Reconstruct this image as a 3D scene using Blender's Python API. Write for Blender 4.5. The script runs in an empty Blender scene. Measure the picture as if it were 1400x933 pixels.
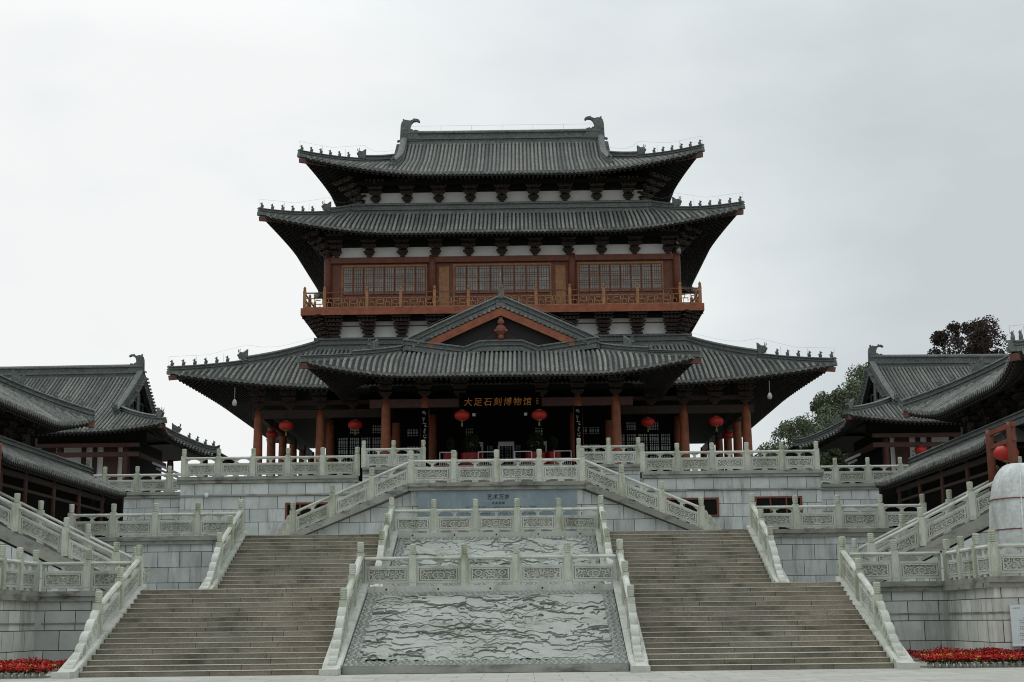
import bpy, math, random
import numpy as np
from math import sin, cos, pi, radians, sqrt
from mathutils import Matrix, Vector
random.seed(7); rng = np.random.default_rng(7)
sc = bpy.context.scene
COL = sc.collection

# ------------------------------------------------------------------ camera
def make_camera():
    f, yaw, pitch, roll = 1944.0, math.atan(13.7/1944), radians(11.16), 0.0115
    fw = Vector((-sin(yaw)*cos(pitch), cos(yaw)*cos(pitch), sin(pitch)))
    r0 = Vector((cos(yaw), sin(yaw), 0)); u0 = r0.cross(fw)
    u = u0*cos(roll)+r0*sin(roll); r = r0*cos(roll)-u0*sin(roll)
    cd = bpy.data.cameras.new('camera'); cam = bpy.data.objects.new('camera', cd); COL.objects.link(cam)
    cd.sensor_width = 36.0; cd.lens = 36.0*f/1400.0; cd.clip_start = .5; cd.clip_end = 5000
    m = Matrix(((r.x, u.x, -fw.x, 1.1), (r.y, u.y, -fw.y, 0.0), (r.z, u.z, -fw.z, 1.36), (0, 0, 0, 1)))
    cam.matrix_world = m
    sc.camera = cam
make_camera()

# ------------------------------------------------------------------ world / sun / exposure
SUN_EL, SUN_ROT = radians(58), radians(-35)
def make_world():
    w = bpy.data.worlds.new('World'); sc.world = w; w.use_nodes = True
    nt = w.node_tree; N = nt.nodes; L = nt.links; N.clear()
    out = N.new('ShaderNodeOutputWorld')
    sky = N.new('ShaderNodeTexSky'); sky.sky_type = 'NISHITA'; sky.sun_disc = False
    sky.sun_elevation = SUN_EL; sky.sun_rotation = SUN_ROT; sky.air_density = 1.0; sky.dust_density = 4.0
    b1 = N.new('ShaderNodeBackground'); b1.inputs['Strength'].default_value = 0.05
    L.new(sky.outputs[0], b1.inputs['Color'])
    tc = N.new('ShaderNodeTexCoord'); sep = N.new('ShaderNodeSeparateXYZ'); L.new(tc.outputs['Generated'], sep.inputs[0])
    # overcast luminance: zenith brighter than horizon
    mr = N.new('ShaderNodeMapRange'); mr.inputs['From Min'].default_value = 0.38; mr.inputs['From Max'].default_value = 1.0
    mr.inputs['To Min'].default_value = 0.0; mr.inputs['To Max'].default_value = 1.0
    L.new(sep.outputs['Z'], mr.inputs['Value'])
    # brighter cloud around the hidden sun on the left
    dot = N.new('ShaderNodeVectorMath'); dot.operation = 'DOT_PRODUCT'
    d = Vector((-0.26, .92, .26)).normalized(); dot.inputs[1].default_value = d
    nrm = N.new('ShaderNodeVectorMath'); nrm.operation = 'NORMALIZE'; L.new(tc.outputs['Generated'], nrm.inputs[0])
    L.new(nrm.outputs[0], dot.inputs[0])
    gl = N.new('ShaderNodeMapRange'); gl.inputs['From Min'].default_value = .80; gl.inputs['From Max'].default_value = 1.0
    gl.interpolation_type = 'SMOOTHSTEP'; L.new(dot.outputs['Value'], gl.inputs['Value'])
    ns = N.new('ShaderNodeTexNoise'); ns.inputs['Scale'].default_value = 2.9; ns.inputs['Detail'].default_value = 5; ns.inputs['Roughness'].default_value = .5
    mp = N.new('ShaderNodeMapping'); mp.inputs['Scale'].default_value = (1, 1, 2.2); L.new(nrm.outputs[0], mp.inputs[0]); L.new(mp.outputs[0], ns.inputs['Vector'])
    nr = N.new('ShaderNodeMapRange'); nr.inputs['From Min'].default_value = .3; nr.inputs['From Max'].default_value = .7
    nr.inputs['To Min'].default_value = -.5; nr.inputs['To Max'].default_value = .5; L.new(ns.outputs[0], nr.inputs['Value'])
    ad = N.new('ShaderNodeMath'); ad.operation = 'ADD'; L.new(gl.outputs[0], ad.inputs[0])
    m5 = N.new('ShaderNodeMath'); m5.operation = 'MULTIPLY'; m5.inputs[1].default_value = .78; L.new(nr.outputs[0], m5.inputs[0]); L.new(m5.outputs[0], ad.inputs[1])
    cr = N.new('ShaderNodeValToRGB'); e = cr.color_ramp.elements
    e[0].position = 0; e[0].color = (.62, .67, .695, 1); e[1].position = 1; e[1].color = (.98, .99, .99, 1)
    x = e.new(.35); x.color = (.73, .78, .80, 1); x = e.new(.7); x.color = (.85, .90, .91, 1)
    L.new(ad.outputs[0], cr.inputs[0])
    zs = N.new('ShaderNodeMath'); zs.operation = 'MULTIPLY_ADD'; zs.inputs[1].default_value = 1.25; zs.inputs[2].default_value = 1.0
    cl = N.new('ShaderNodeMath'); cl.operation = 'MAXIMUM'; cl.inputs[1].default_value = 0; L.new(mr.outputs[0], cl.inputs[0]); L.new(cl.outputs[0], zs.inputs[0])
    b2 = N.new('ShaderNodeBackground'); L.new(cr.outputs[0], b2.inputs['Color']); L.new(zs.outputs[0], b2.inputs['Strength'])
    mx = N.new('ShaderNodeMixShader'); mx.inputs[0].default_value = .90
    L.new(b1.outputs[0], mx.inputs[1]); L.new(b2.outputs[0], mx.inputs[2]); L.new(mx.outputs[0], out.inputs[0])
    sd = bpy.data.lights.new('sun', 'SUN'); sd.energy = .5; sd.angle = radians(35); sd.color = (1, .97, .92)
    so = bpy.data.objects.new('sun', sd); COL.objects.link(so)
    to = Vector((sin(SUN_ROT)*cos(SUN_EL), cos(SUN_ROT)*cos(SUN_EL), sin(SUN_EL)))
    so.rotation_euler = to.to_track_quat('Z', 'Y').to_euler(); so.location = (0, 0, 90)
make_world()
sc.view_settings.view_transform = 'Standard'; sc.view_settings.look = 'None'
sc.view_settings.exposure = 0.0; sc.view_settings.gamma = 1; sc.view_settings.use_curve_mapping = False
sc.render.engine = 'CYCLES'
sc.cycles.max_bounces = 5; sc.cycles.diffuse_bounces = 3; sc.cycles.use_denoising = True; sc.cycles.pixel_filter_type = 'BLACKMAN_HARRIS'; sc.cycles.filter_width = 1.05

# ------------------------------------------------------------------ materials
def newmat(name):
    m = bpy.data.materials.new(name); m.use_nodes = True; nt = m.node_tree
    return m, nt, nt.nodes['Principled BSDF']
def _noise(nt, vec, scale, detail=5, rough=.6):
    n = nt.nodes.new('ShaderNodeTexNoise'); n.inputs['Scale'].default_value = scale; n.inputs['Detail'].default_value = detail
    n.inputs['Roughness'].default_value = rough; nt.links.new(vec, n.inputs['Vector']); return n.outputs[0]
def _ramp(nt, fac, stops):
    r = nt.nodes.new('ShaderNodeValToRGB'); e = r.color_ramp.elements
    e[0].position = stops[0][0]; e[0].color = (*stops[0][1], 1); e[1].position = stops[-1][0]; e[1].color = (*stops[-1][1], 1)
    for p, c in stops[1:-1]:
        k = e.new(p); k.color = (*c, 1)
    nt.links.new(fac, r.inputs[0]); return r.outputs[0]
def _mix(nt, fac, a, b, mode='MIX'):
    n = nt.nodes.new('ShaderNodeMix'); n.data_type = 'RGBA'; n.blend_type = mode
    for s, v in ((n.inputs[0], fac), (n.inputs[6], a), (n.inputs[7], b)):
        if isinstance(v, (int, float)): s.default_value = v
        elif isinstance(v, tuple): s.default_value = (*v, 1)
        else: nt.links.new(v, s)
    return n.outputs[2]
def _bump(nt, h, strength, dist, bs):
    b = nt.nodes.new('ShaderNodeBump'); b.inputs['Strength'].default_value = strength; b.inputs['Distance'].default_value = dist
    nt.links.new(h, b.inputs['Height']); nt.links.new(b.outputs[0], bs.inputs['Normal'])
def mottled(name, c1, c2, scale=3, rough=.8, bump=.3, dist=.01, stain=None, sfac=.5, sscale=(1.2, 1.2, .25), spec=.3, fine=40, crease_shade=None):
    m, nt, bs = newmat(name)
    geo = nt.nodes.new('ShaderNodeNewGeometry'); P = geo.outputs['Position']
    n1 = _noise(nt, P, scale); n2 = _noise(nt, P, fine, 3)
    col = _ramp(nt, n1, [(.32, c1), (.68, c2)])
    col = _mix(nt, .35, col, _ramp(nt, n2, [(.3, tuple(x*.62 for x in c1)), (.7, tuple(min(1, x*1.2) for x in c2))]))
    if stain:
        mp = nt.nodes.new('ShaderNodeMapping'); mp.inputs['Scale'].default_value = sscale; nt.links.new(P, mp.inputs[0])
        s = _noise(nt, mp.outputs[0], 1.6, 6, .65)
        f = nt.nodes.new('ShaderNodeMapRange'); f.inputs['From Min'].default_value = .5; f.inputs['From Max'].default_value = .68
        f.inputs['To Max'].default_value = sfac; nt.links.new(s, f.inputs['Value'])
        col = _mix(nt, f.outputs[0], col, stain)
    if crease_shade:
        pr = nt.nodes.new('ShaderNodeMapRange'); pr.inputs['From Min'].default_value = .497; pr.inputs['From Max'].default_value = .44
        pr.inputs['To Max'].default_value = crease_shade; nt.links.new(geo.outputs['Pointiness'], pr.inputs['Value'])
        col = _mix(nt, pr.outputs[0], col, (.075, .08, .055))  # concave creases darkened: recess shade put into the colour
    oi = nt.nodes.new('ShaderNodeObjectInfo')
    col = _mix(nt, 1.0, col, _ramp(nt, oi.outputs['Random'], [(0, (.82, .84, .78)), (.5, (1, 1, .98)), (1, (1.08, 1.08, 1.08))]), 'MULTIPLY')
    nt.links.new(col, bs.inputs['Base Color']); bs.inputs['Roughness'].default_value = rough; bs.inputs['Specular IOR Level'].default_value = spec
    if bump: _bump(nt, n2, bump, dist, bs)
    return m
def blocks(name, bw, bh, ca, cb, mortar, msize=.012, offs=.5, stain=(.10, .11, .10), rough=.75):
    m, nt, bs = newmat(name)
    uv = nt.nodes.new('ShaderNodeTexCoord').outputs['UV']
    geo = nt.nodes.new('ShaderNodeNewGeometry'); P = geo.outputs['Position']
    b = nt.nodes.new('ShaderNodeTexBrick'); b.offset = offs; b.squash = 1
    b.inputs['Scale'].default_value = 1; b.inputs['Brick Width'].default_value = bw; b.inputs['Row Height'].default_value = bh
    b.inputs['Mortar Size'].default_value = msize; b.inputs['Mortar Smooth'].default_value = .15
    b.inputs['Color1'].default_value = (*ca, 1); b.inputs['Color2'].default_value = (*cb, 1); b.inputs['Mortar'].default_value = (*mortar, 1)
    nt.links.new(uv, b.inputs['Vector'])
    n = _noise(nt, P, 1.3, 6, .6)
    col = _mix(nt, .55, b.outputs[0], _ramp(nt, n, [(.3, (.55, .57, .55)), (.7, (1, 1, 1))]), 'MULTIPLY')
    mp = nt.nodes.new('ShaderNodeMapping'); mp.inputs['Scale'].default_value = (1.5, 1.5, .22); nt.links.new(P, mp.inputs[0])
    s = _noise(nt, mp.outputs[0], 1.5, 6, .7)
    f = nt.nodes.new('ShaderNodeMapRange'); f.inputs['From Min'].default_value = .52; f.inputs['From Max'].default_value = .75
    f.inputs['To Max'].default_value = .7; nt.links.new(s, f.inputs['Value'])
    col = _mix(nt, f.outputs[0], col, stain)
    nt.links.new(col, bs.inputs['Base Color']); bs.inputs['Roughness'].default_value = rough
    inv = nt.nodes.new('ShaderNodeMath'); inv.operation = 'SUBTRACT'; inv.inputs[0].default_value = 1; nt.links.new(b.outputs[1], inv.inputs[1])
    _bump(nt, inv.outputs[0], .6, .012, bs)
    return m
def plain(name, c, rough=.6, metal=0, var=.25, spec=.4, scale=6):
    m, nt, bs = newmat(name)
    geo = nt.nodes.new('ShaderNodeNewGeometry')
    n = _noise(nt, geo.outputs['Position'], scale, 5)
    nt.links.new(_ramp(nt, n, [(.3, tuple(x*(1-var) for x in c)), (.7, tuple(min(1, x*(1+var)) for x in c))]), bs.inputs['Base Color'])
    bs.inputs['Roughness'].default_value = rough; bs.inputs['Metallic'].default_value = metal; bs.inputs['Specular IOR Level'].default_value = spec
    return m

M = {}
M['stone'] = mottled('pale_stone', (.43, .44, .395), (.60, .605, .55), 1.4, .8, .35, .012, (.20, .205, .15), .5)
M['carved'] = mottled('carved_pale_stone', (.43, .44, .395), (.60, .605, .55), 1.4, .8, .35, .012, (.20, .205, .15), .5, crease_shade=.8)  # panel stone with shade painted into its carved recesses
M['post'] = mottled('mossy_pale_stone', (.42, .44, .355), (.58, .59, .51), 2.0, .85, .4, .012, (.20, .215, .12), .75, (2, 2, .5))
M['slab'] = mottled('weathered_coping_stone', (.22, .22, .20), (.36, .36, .32), 1.2, .85, .3, .01, (.075, .07, .06), .85, (.7, .7, 1.5))
M['relief'] = mottled('relief_grey_stone', (.32, .335, .315), (.43, .45, .425), .6, .75, .5, .02, (.20, .20, .145), .5, (.5, .3, .9), crease_shade=.3)  # faint shade painted into the carved hollows
M['walls'] = blocks('granite_block_wall', .86, .60, (.52, .555, .54), (.68, .70, .68), (.05, .055, .05), .011)
M['walls_near'] = blocks('granite_block_wall_near', .98, .62, (.44, .455, .435), (.59, .60, .575), (.04, .04, .038), .013)
M['wing'] = blocks('granite_block_wing', .98, .62, (.52, .52, .475), (.72, .715, .66), (.05, .05, .045), .013)
M['paving'] = blocks('plaza_pavers', 1.3, 1.3, (.40, .395, .34), (.47, .46, .41), (.2, .195, .17), .012, stain=(.25, .25, .22))
M['step'] = None
def step_mat():
    m = mottled('brown_granite_step', (.132, .118, .096), (.285, .262, .225), .7, .85, .5, .01, (.07, .066, .05), .8, (.6, .6, .8), fine=22)
    nt = m.node_tree; bs = nt.nodes['Principled BSDF']; src = bs.inputs['Base Color'].links[0].from_socket
    geo = nt.nodes.new('ShaderNodeNewGeometry')
    t = _ramp(nt, geo.outputs['Random Per Island'], [(0, (.66, .64, .60)), (.5, (1, 1, 1)), (.8, (1.1, 1.0, .92)), (1, (1.28, 1.2, 1.15))])
    nt.links.new(_mix(nt, 1.0, src, t, 'MULTIPLY'), bs.inputs['Base Color']); return m
M['step'] = step_mat()
M['step_old'] = mottled('brown_granite_step', (.135, .118, .092), (.25, .222, .185), .8, .85, .4, .01, (.065, .062, .045), .6, (.8, .8, .8), fine=25)
M['nosing'] = mottled('highlit_step_edge', (.42, .40, .34), (.62, .60, .52), 1.3, .8, .3, .01)  # edge highlight painted as a paler colour than the steps
def tile_mat(name, c1, c2, moss, island=0):
    m, nt, bs = newmat(name)
    geo = nt.nodes.new('ShaderNodeNewGeometry'); P = geo.outputs['Position']
    n1 = _noise(nt, P, .7, 6, .6); n2 = _noise(nt, P, 9, 4, .7); n3 = _noise(nt, P, 2.5, 6, .7)
    col = _ramp(nt, n2, [(.3, c1), (.7, c2)])
    col = _mix(nt, .6, col, _ramp(nt, n1, [(.3, (.6, .65, .63)), (.7, (1.2, 1.2, 1.15))]), 'MULTIPLY')
    f = nt.nodes.new('ShaderNodeMapRange'); f.inputs['From Min'].default_value = .56; f.inputs['From Max'].default_value = .72
    f.inputs['To Max'].default_value = .7; nt.links.new(n3, f.inputs['Value'])
    col = _mix(nt, f.outputs[0], col, moss)
    if island:
        col = _mix(nt, 1.0, col, _ramp(nt, geo.outputs['Random Per Island'], [(0, (.66, .68, .66)), (.5, (1, 1, 1)), (1, (1.25, 1.22, 1.15))]), 'MULTIPLY')
    nt.links.new(col, bs.inputs['Base Color']); bs.inputs['Roughness'].default_value = .75; bs.inputs['Specular IOR Level'].default_value = .25
    _bump(nt, n2, .5, .02, bs); return m
M['tile'] = tile_mat('grey_clay_tile', (.08, .082, .078), (.285, .285, .27), (.055, .057, .043), 1)
M['pan'] = tile_mat('shaded_pan_tile', (.012, .014, .013), (.036, .04, .036), (.02, .024, .016))  # deep shade between the rolls put into a near-black colour
M['ridge'] = tile_mat('ridge_tile', (.062, .069, .067), (.20, .213, .204), (.12, .14, .128))
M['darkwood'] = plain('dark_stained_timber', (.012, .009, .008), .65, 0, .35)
M['bracket'] = plain('bracket_timber', (.034, .019, .014), .7, 0, .35)
M['reddark'] = plain('dark_red_timber', (.058, .018, .013), .55, 0, .3, scale=3)
M['beam_end'] = plain('grey_red_beam_end', (.11, .045, .035), .6, 0, .3, scale=5)
M['red'] = plain('red_brown_timber', (.15, .043, .022), .5, 0, .3, scale=3)
M['redbright'] = plain('vermilion_brown_timber', (.25, .070, .028), .5, 0, .3, scale=3)
M['windowred'] = plain('window_frame_timber', (.19, .072, .034), .6, 0, .3, scale=4)
M['ochre'] = plain('ochre_timber', (.31, .145, .060), .6, 0, .3, scale=4)
M['plaster'] = plain('white_plaster', (.66, .64, .62), .9, 0, .06, scale=1.5)
M['paper'] = plain('window_paper', (.21, .23, .215), .3, 0, .4, .6, scale=1.3)
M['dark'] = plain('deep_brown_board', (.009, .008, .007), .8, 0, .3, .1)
M['signboard'] = plain('black_lacquer', (.002, .0022, .003), .9, 0, .2, .02)
M['gold'] = plain('gilt_orange', (.55, .21, .03), .45, 0, .15)
M['lantern'] = plain('red_lantern_silk', (.40, .018, .012), .45, 0, .12, scale=9)
M['tassel'] = plain('yellow_tassel', (.22, .15, .05), .8, 0, .2)
M['metal'] = plain('grey_metal', (.28, .28, .28), .4, .6, .1)
M['white'] = plain('white_painted_metal', (.7, .7, .7), .45, 0, .05)
M['panelblue'] = mottled('blue_grey_slate', (.17, .225, .25), (.28, .335, .36), 1.1, .6, .15, .005, (.36, .40, .41), .5, (1.2, 1.2, .5))
M['paneglimmer'] = plain('hall_window_glimmer', (.55, .60, .57), .3, 0, .3, .6, scale=1.3)  # paler pane colour stands in for light glimmering through the lattice
M['ink'] = plain('dark_ink', (.02, .025, .03), .7, 0, .1)
M['palemark'] = plain('pale_paint_marks', (.38, .38, .35), .7, 0, .1)
M['board'] = plain('pale_blue_board', (.62, .68, .68), .5, 0, .04)
M['potred'] = plain('red_glazed_pot', (.33, .012, .012), .4, 0, .2)
M['potgrey'] = plain('pale_plastic_pot', (.40, .42, .36), .6, 0, .2, scale=15)
M['petal'] = plain('red_petals', (.48, .010, .007), .6, 0, .45, scale=14)
M['petalpink'] = plain('crimson_petals', (.42, .012, .045), .6, 0, .35, scale=14)
M['petalyellow'] = plain('yellow_petals', (.75, .42, .06), .6, 0, .2, scale=14)
M['leaf_hill'] = plain('hill_foliage', (.145, .172, .105), .8, 0, .4, .2, scale=.35)  # foliage paled, distance haze put into its colour
M['leaf_mid'] = plain('olive_foliage', (.06, .07, .035), .8, 0, .35, .2, scale=2)
M['leaf_dark'] = plain('dark_purple_foliage', (.052, .038, .031), .8, 0, .35, .2, scale=.8)
M['leaf_green'] = plain('dark_green_foliage', (.024, .036, .016), .8, 0, .4, .1, scale=3)
M['bark'] = plain('bark', (.07, .055, .04), .9, 0, .3)
M['earth'] = plain('earth_and_grass', (.09, .10, .06), .95, 0, .3, scale=.3)
M['cloth'] = mottled('grey_plastic_sheet', (.58, .60, .61), (.76, .78, .79), 1.2, .35, .5, .03, (.30, .30, .28), .5, spec=.5, fine=8)
M['cord'] = plain('red_cord', (.22, .05, .05), .7)
M['whitecord'] = plain('white_ribbon', (.7, .7, .68), .7)
M['green_sign'] = plain('glass_blue', (.03, .05, .09), .1)

# ------------------------------------------------------------------ mesh helpers
class MB:
    def __init__(s): s.v = []; s.f = []; s.smooth = []
    def poly(s, pts, faces, smooth=False):
        b = len(s.v); s.v.extend([tuple(p) for p in pts])
        for f in faces: s.f.append([b+i for i in f]); s.smooth.append(smooth)
    def box(s, x0, x1, y0, y1, z0, z1):
        s.poly([(x0,y0,z0),(x1,y0,z0),(x1,y1,z0),(x0,y1,z0),(x0,y0,z1),(x1,y0,z1),(x1,y1,z1),(x0,y1,z1)],
               [(3,2,1,0),(4,5,6,7),(0,1,5,4),(1,2,6,5),(2,3,7,6),(3,0,4,7)])
    def bar(s, a, b, w, h):
        a = Vector(a); b = Vector(b); d = (b-a).normalized()
        up = Vector((0,0,1)) if abs(d.z) < .95 else Vector((0,1,0))
        r = d.cross(up).normalized(); u = r.cross(d)
        p = []
        for c in (a, b):
            for i, j in ((-1,-1),(1,-1),(1,1),(-1,1)): p.append(c + r*(i*w/2) + u*(j*h/2))
        s.poly(p, [(0,1,2,3),(7,6,5,4),(0,4,5,1),(1,5,6,2),(2,6,7,3),(3,7,4,0)])
    def sweep(s, pts, sec, upv=(0,0,1), closed=True, smooth=False):
        # sec: list of (side, up); extruded along pts
        pts = [Vector(p) for p in pts]; n = len(pts); m = len(sec); P = []
        for i, p in enumerate(pts):
            d = (pts[min(i+1, n-1)]-pts[max(i-1, 0)]).normalized()
            r = d.cross(Vector(upv)).normalized(); u = Vector(upv)
            for a, b in sec: P.append(p + r*a + u*b)
        F = []
        for i in range(n-1):
            for j in range(m if closed else m-1):
                k = (j+1) % m
                F.append((i*m+j, (i+1)*m+j, (i+1)*m+k, i*m+k))
        if closed: F.append(tuple(range(m))); F.append(tuple((n-1)*m+j for j in reversed(range(m))))
        s.poly(P, F, smooth)
    def lathe(s, c, prof, n=16, smooth=True, sx=1, sy=1):
        P = []; F = []
        for r, z in prof:
            for k in range(n): P.append((c[0]+sx*r*cos(2*pi*k/n), c[1]+sy*r*sin(2*pi*k/n), c[2]+z))
        m = len(prof)
        for i in range(m-1):
            for k in range(n): F.append((i*n+k, i*n+(k+1) % n, (i+1)*n+(k+1) % n, (i+1)*n+k))
        F.append(tuple(reversed(range(n)))); F.append(tuple((m-1)*n+k for k in range(n)))
        s.poly(P, F, smooth)
    def ext(s, outline, axis, a, b):
        # outline list of 2d pts extruded along axis from a to b. axis 'y': pts (x,z); axis 'x': pts (y,z)
        n = len(outline)
        def mk(p, t): return (p[0], t, p[1]) if axis == 'y' else ((t, p[0], p[1]) if axis == 'x' else (p[0], p[1], t))
        P = [mk(p, a) for p in outline]+[mk(p, b) for p in outline]
        s.poly(P, [tuple(range(n)), tuple(reversed(range(n, 2*n)))]+[(i, i+n, (i+1) % n+n, (i+1) % n) for i in range(n)])
    def grid(s, P, nu, nv, smooth=True):
        F = [(i*nv+j, (i+1)*nv+j, (i+1)*nv+j+1, i*nv+j+1) for i in range(nu-1) for j in range(nv-1)]
        s.poly(P, F, smooth)
    def mesh(s, name, mat, shift=(0, 0, 0)):
        me = bpy.data.meshes.new(name)
        V = np.array(s.v, dtype=float)-np.array(shift) if s.v else np.zeros((0, 3))
        me.from_pydata(V.tolist(), [], s.f); me.materials.append(mat)
        me.polygons.foreach_set('use_smooth', s.smooth)
        uvl = me.uv_layers.new(name='UVMap')
        nl = len(me.loops)
        if nl:
            vi = np.empty(nl, dtype=np.int32); me.loops.foreach_get('vertex_index', vi)
            pn = np.empty(len(me.polygons)*3); me.polygons.foreach_get('normal', pn); pn = np.abs(pn.reshape(-1, 3))
            lt = np.empty(len(me.polygons), dtype=np.int32); me.polygons.foreach_get('loop_total', lt)
            dom = np.repeat(pn.argmax(1), lt); co = np.array(s.v)[vi]
            uv = np.where((dom == 0)[:, None], co[:, [1, 2]], np.where((dom == 1)[:, None], co[:, [0, 2]], co[:, [0, 1]]))
            uvl.data.foreach_set('uv', uv.ravel())
        me.update(); return me

def link(name, me, parent=None, loc=(0, 0, 0), rotz=0, scale=None):
    o = bpy.data.objects.new(name, me); COL.objects.link(o); o.location = loc; o.rotation_euler = (0, 0, rotz)
    if scale: o.scale = scale
    if parent: o.parent = parent
    return o
def tag(o, label, cat, group=None, kind=None):
    if label: o['label'] = label
    if cat: o['category'] = cat
    if group: o['group'] = group
    if kind: o['kind'] = kind
    return o
def thing(name, label, cat, loc=(0, 0, 0), rotz=0, group=None):
    return tag(link(name, None, None, loc, rotz), label, cat, group)
def part(name, mb, mat, parent, loc=(0, 0, 0)): return link(name, mb.mesh(name, M[mat]), parent, loc)
def struct(name, mb, mat):
    o = link(name, mb.mesh(name, M[mat])); o['kind'] = 'structure'; return o
def copy_tree(o, parent=None):
    c = o.copy(); COL.objects.link(c); c.parent = parent
    for ch in [x for x in KIDS.get(o.name, [])]: copy_tree(ch, c)
    return c
KIDS = {}
def index_kids(root):
    for x in root.children: KIDS.setdefault(root.name, []).append(x); index_kids(x)

# ================================================================== setting levels
Z1, Z2, Z3, Z4, ZL, ZS = 2.47, 4.80, 8.12, 8.92, 6.95, 8.0

g = MB(); g.poly([(-1500,-300,0),(1500,-300,0),(1500,3000,0),(-1500,3000,0)], [(0,1,2,3)])
struct('plaza_ground', g, 'paving')
# wooded rise behind the right hand buildings
def hillz(x, y):
    return max(0, 13*math.exp(-((x-55)/26)**2-((y-135)/28)**2)) - .3
hb = MB(); P = []
for i in range(31):
    for j in range(31):
        x = -5+i*4.; y = 101+j*3.; P.append((x, y, hillz(x, y)))
hb.grid(P, 31, 31); struct('hill', hb, 'earth')

# ------------------------------------------------------------------ terraces
def terrace(name, label, boxes, copings, mat, ledge=None):
    t = thing(name, label, 'terrace wall')
    b = MB()
    for q in boxes: b.box(*q)
    part('wall', b, mat, t)
    if copings:
        c = MB()
        for (x0, x1, y0, y1, z) in copings:
            c.box(x0, x1, y0, y1, z-.16, z); c.box(x0+.002, x1-.002, y0+.06, y1-.06, z-.31, z-.163)
        part('coping', c, 'slab', t)
    if ledge:
        c = MB()
        for q in ledge: c.box(*q)
        part('ledge', c, 'slab', t)
    return t
for s, nm in ((-1, 'left'), (1, 'right')):
    def mx(x0, x1, y0, y1, z0, z1): return (x0, x1, y0, y1, z0, z1) if s > 0 else (-x1, -x0, y0, y1, z0, z1)
    def mc(x0, x1, y0, y1, z): return (x0, x1, y0, y1, z) if s > 0 else (-x1, -x0, y0, y1, z)
    terrace('terrace_wall', 'grey granite wall of the lowest terrace just %s of the bottom stairs' % nm,
            [mx(11.5, 14.5, 46, 56.5, 0, Z1-.3)], [mc(11.45, 14.348, 45.85, 46.5, Z1)], 'walls_near', [mx(11.5, 14.3, 45.97, 45.99, 1.44, 1.48)])
    terrace('terrace_wall', 'pale granite wing of the lowest terrace running forward at the %s edge' % nm,
            [mx(14.503, 44, 41.4, 50.0, 0, Z1-.3)], [mc(14.35, 44, 41.25, 41.85, Z1), mc(14.35, 14.95, 41.85, 46.5, Z1)], 'wing', [mx(14.48, 44, 41.37, 41.39, 1.44, 1.48), mx(14.47, 14.49, 41.38, 45.9, 1.44, 1.48)])
    terrace('terrace_wall', 'granite block wall of the middle terrace %s of the upper stair flight' % nm,
            [mx(10.35, 44, 56.4, 71.9, 0, Z2-.28)], [mc(10.3, 17.4, 56.25, 56.85, Z2)], 'walls')
    terrace('terrace_wall', 'granite block front of the hall platform with brown windows on the %s' % nm,
            [mx(6.70, 14.85, 66, 72.1, 0, Z3-.28), mx(6.86, 14.85, 72.1, 100, 0, Z3-.28)], [mc(6.62, 15.0, 65.85, 66.5, Z3), mc(14.4, 15.0, 66.5, 100, Z3)], 'walls', [mx(6.85, 14.9, 65.93, 65.99, 7.2, 7.28)])
    terrace('terrace_wall', 'lower granite side platform under the %s rear pavilion' % nm,
            [mx(15.05, 60, 72, 104, 0, ZS-.28)], [mc(15.05, 60, 71.85, 72.5, ZS)], 'walls')
    # pavings on top of terraces
    p = MB(); p.box(*mx(11.5, 44, 46.5, 56.39, Z1-.295, Z1-.004)) ; p.box(*mx(14.96, 44, 41.86, 46.5, Z1-.295, Z1-.004))
    struct('terrace_paving', p, 'paving')
    p = MB(); p.box(*mx(10.35, 44, 56.86, 71.9, Z2-.275, Z2-.004)); p.box(*mx(17.3, 44, 52.75, 56.39, Z1, Z2-.004))
    struct('terrace_paving', p, 'paving')
    p = MB(); p.box(*mx(6.85, 14.39, 66.51, 100, Z3-.275, Z3-.004)); p.box(*mx(15.05, 60, 72.51, 104, ZS-.275, ZS-.004))
    struct('terrace_paving', p, 'paving')
# middle landings between the stair flights
p = MB(); p.box(-11.49, 11.49, 45.82, 51.3, 0, Z1-.005); struct('landing_paving', p, 'paving')
p = MB(); p.box(-10.34, 10.34, 56.72, 69.8, 0, Z2-.005); struct('landing_paving', p, 'paving')
# podium of the hall
t = terrace('terrace_wall', 'granite podium directly in front of the hall entrance, highest step of the platform',
        [(-6.84, 6.84, 70, 99, 0, Z4-.28)], [(-6.84, -3.6, 69.85, 70.5, Z4), (3.6, 6.84, 69.85, 70.5, Z4)], 'walls')
p = MB(); p.box(-6.84, 6.84, 70.51, 99, Z4-.275, Z4-.004); p.box(-14.2, -6.85, 77.2, 99, Z3, Z4-.004); p.box(6.85, 14.2, 77.2, 99, Z3, Z4-.004); struct('podium_paving', p, 'paving')
# central landing with its inscribed panel
t = terrace('terrace_wall', 'central landing block carrying the blue grey inscribed panel', [(-3.5, 3.5, 58.12, 69.9, Z2, ZL-.3)], [(-3.62, 3.62, 57.9, 58.5, ZL)], 'walls')
b = MB(); b.box(-3.45, 3.45, 58.5, 66.4, ZL-.295, ZL-.004)
for k in range(13): b.box(-3.45, 3.45, 66.4+k*.27, 69.95, ZL+k*.1515, ZL+(k+1)*.1515)
part('upper_steps', b, 'step', t)
ip = MB(); ip.box(-3.22, 3.26, 58.06, 58.115, Z2+.02, ZL-.31); pan = part('inscribed_panel', ip, 'panelblue', t)

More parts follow.
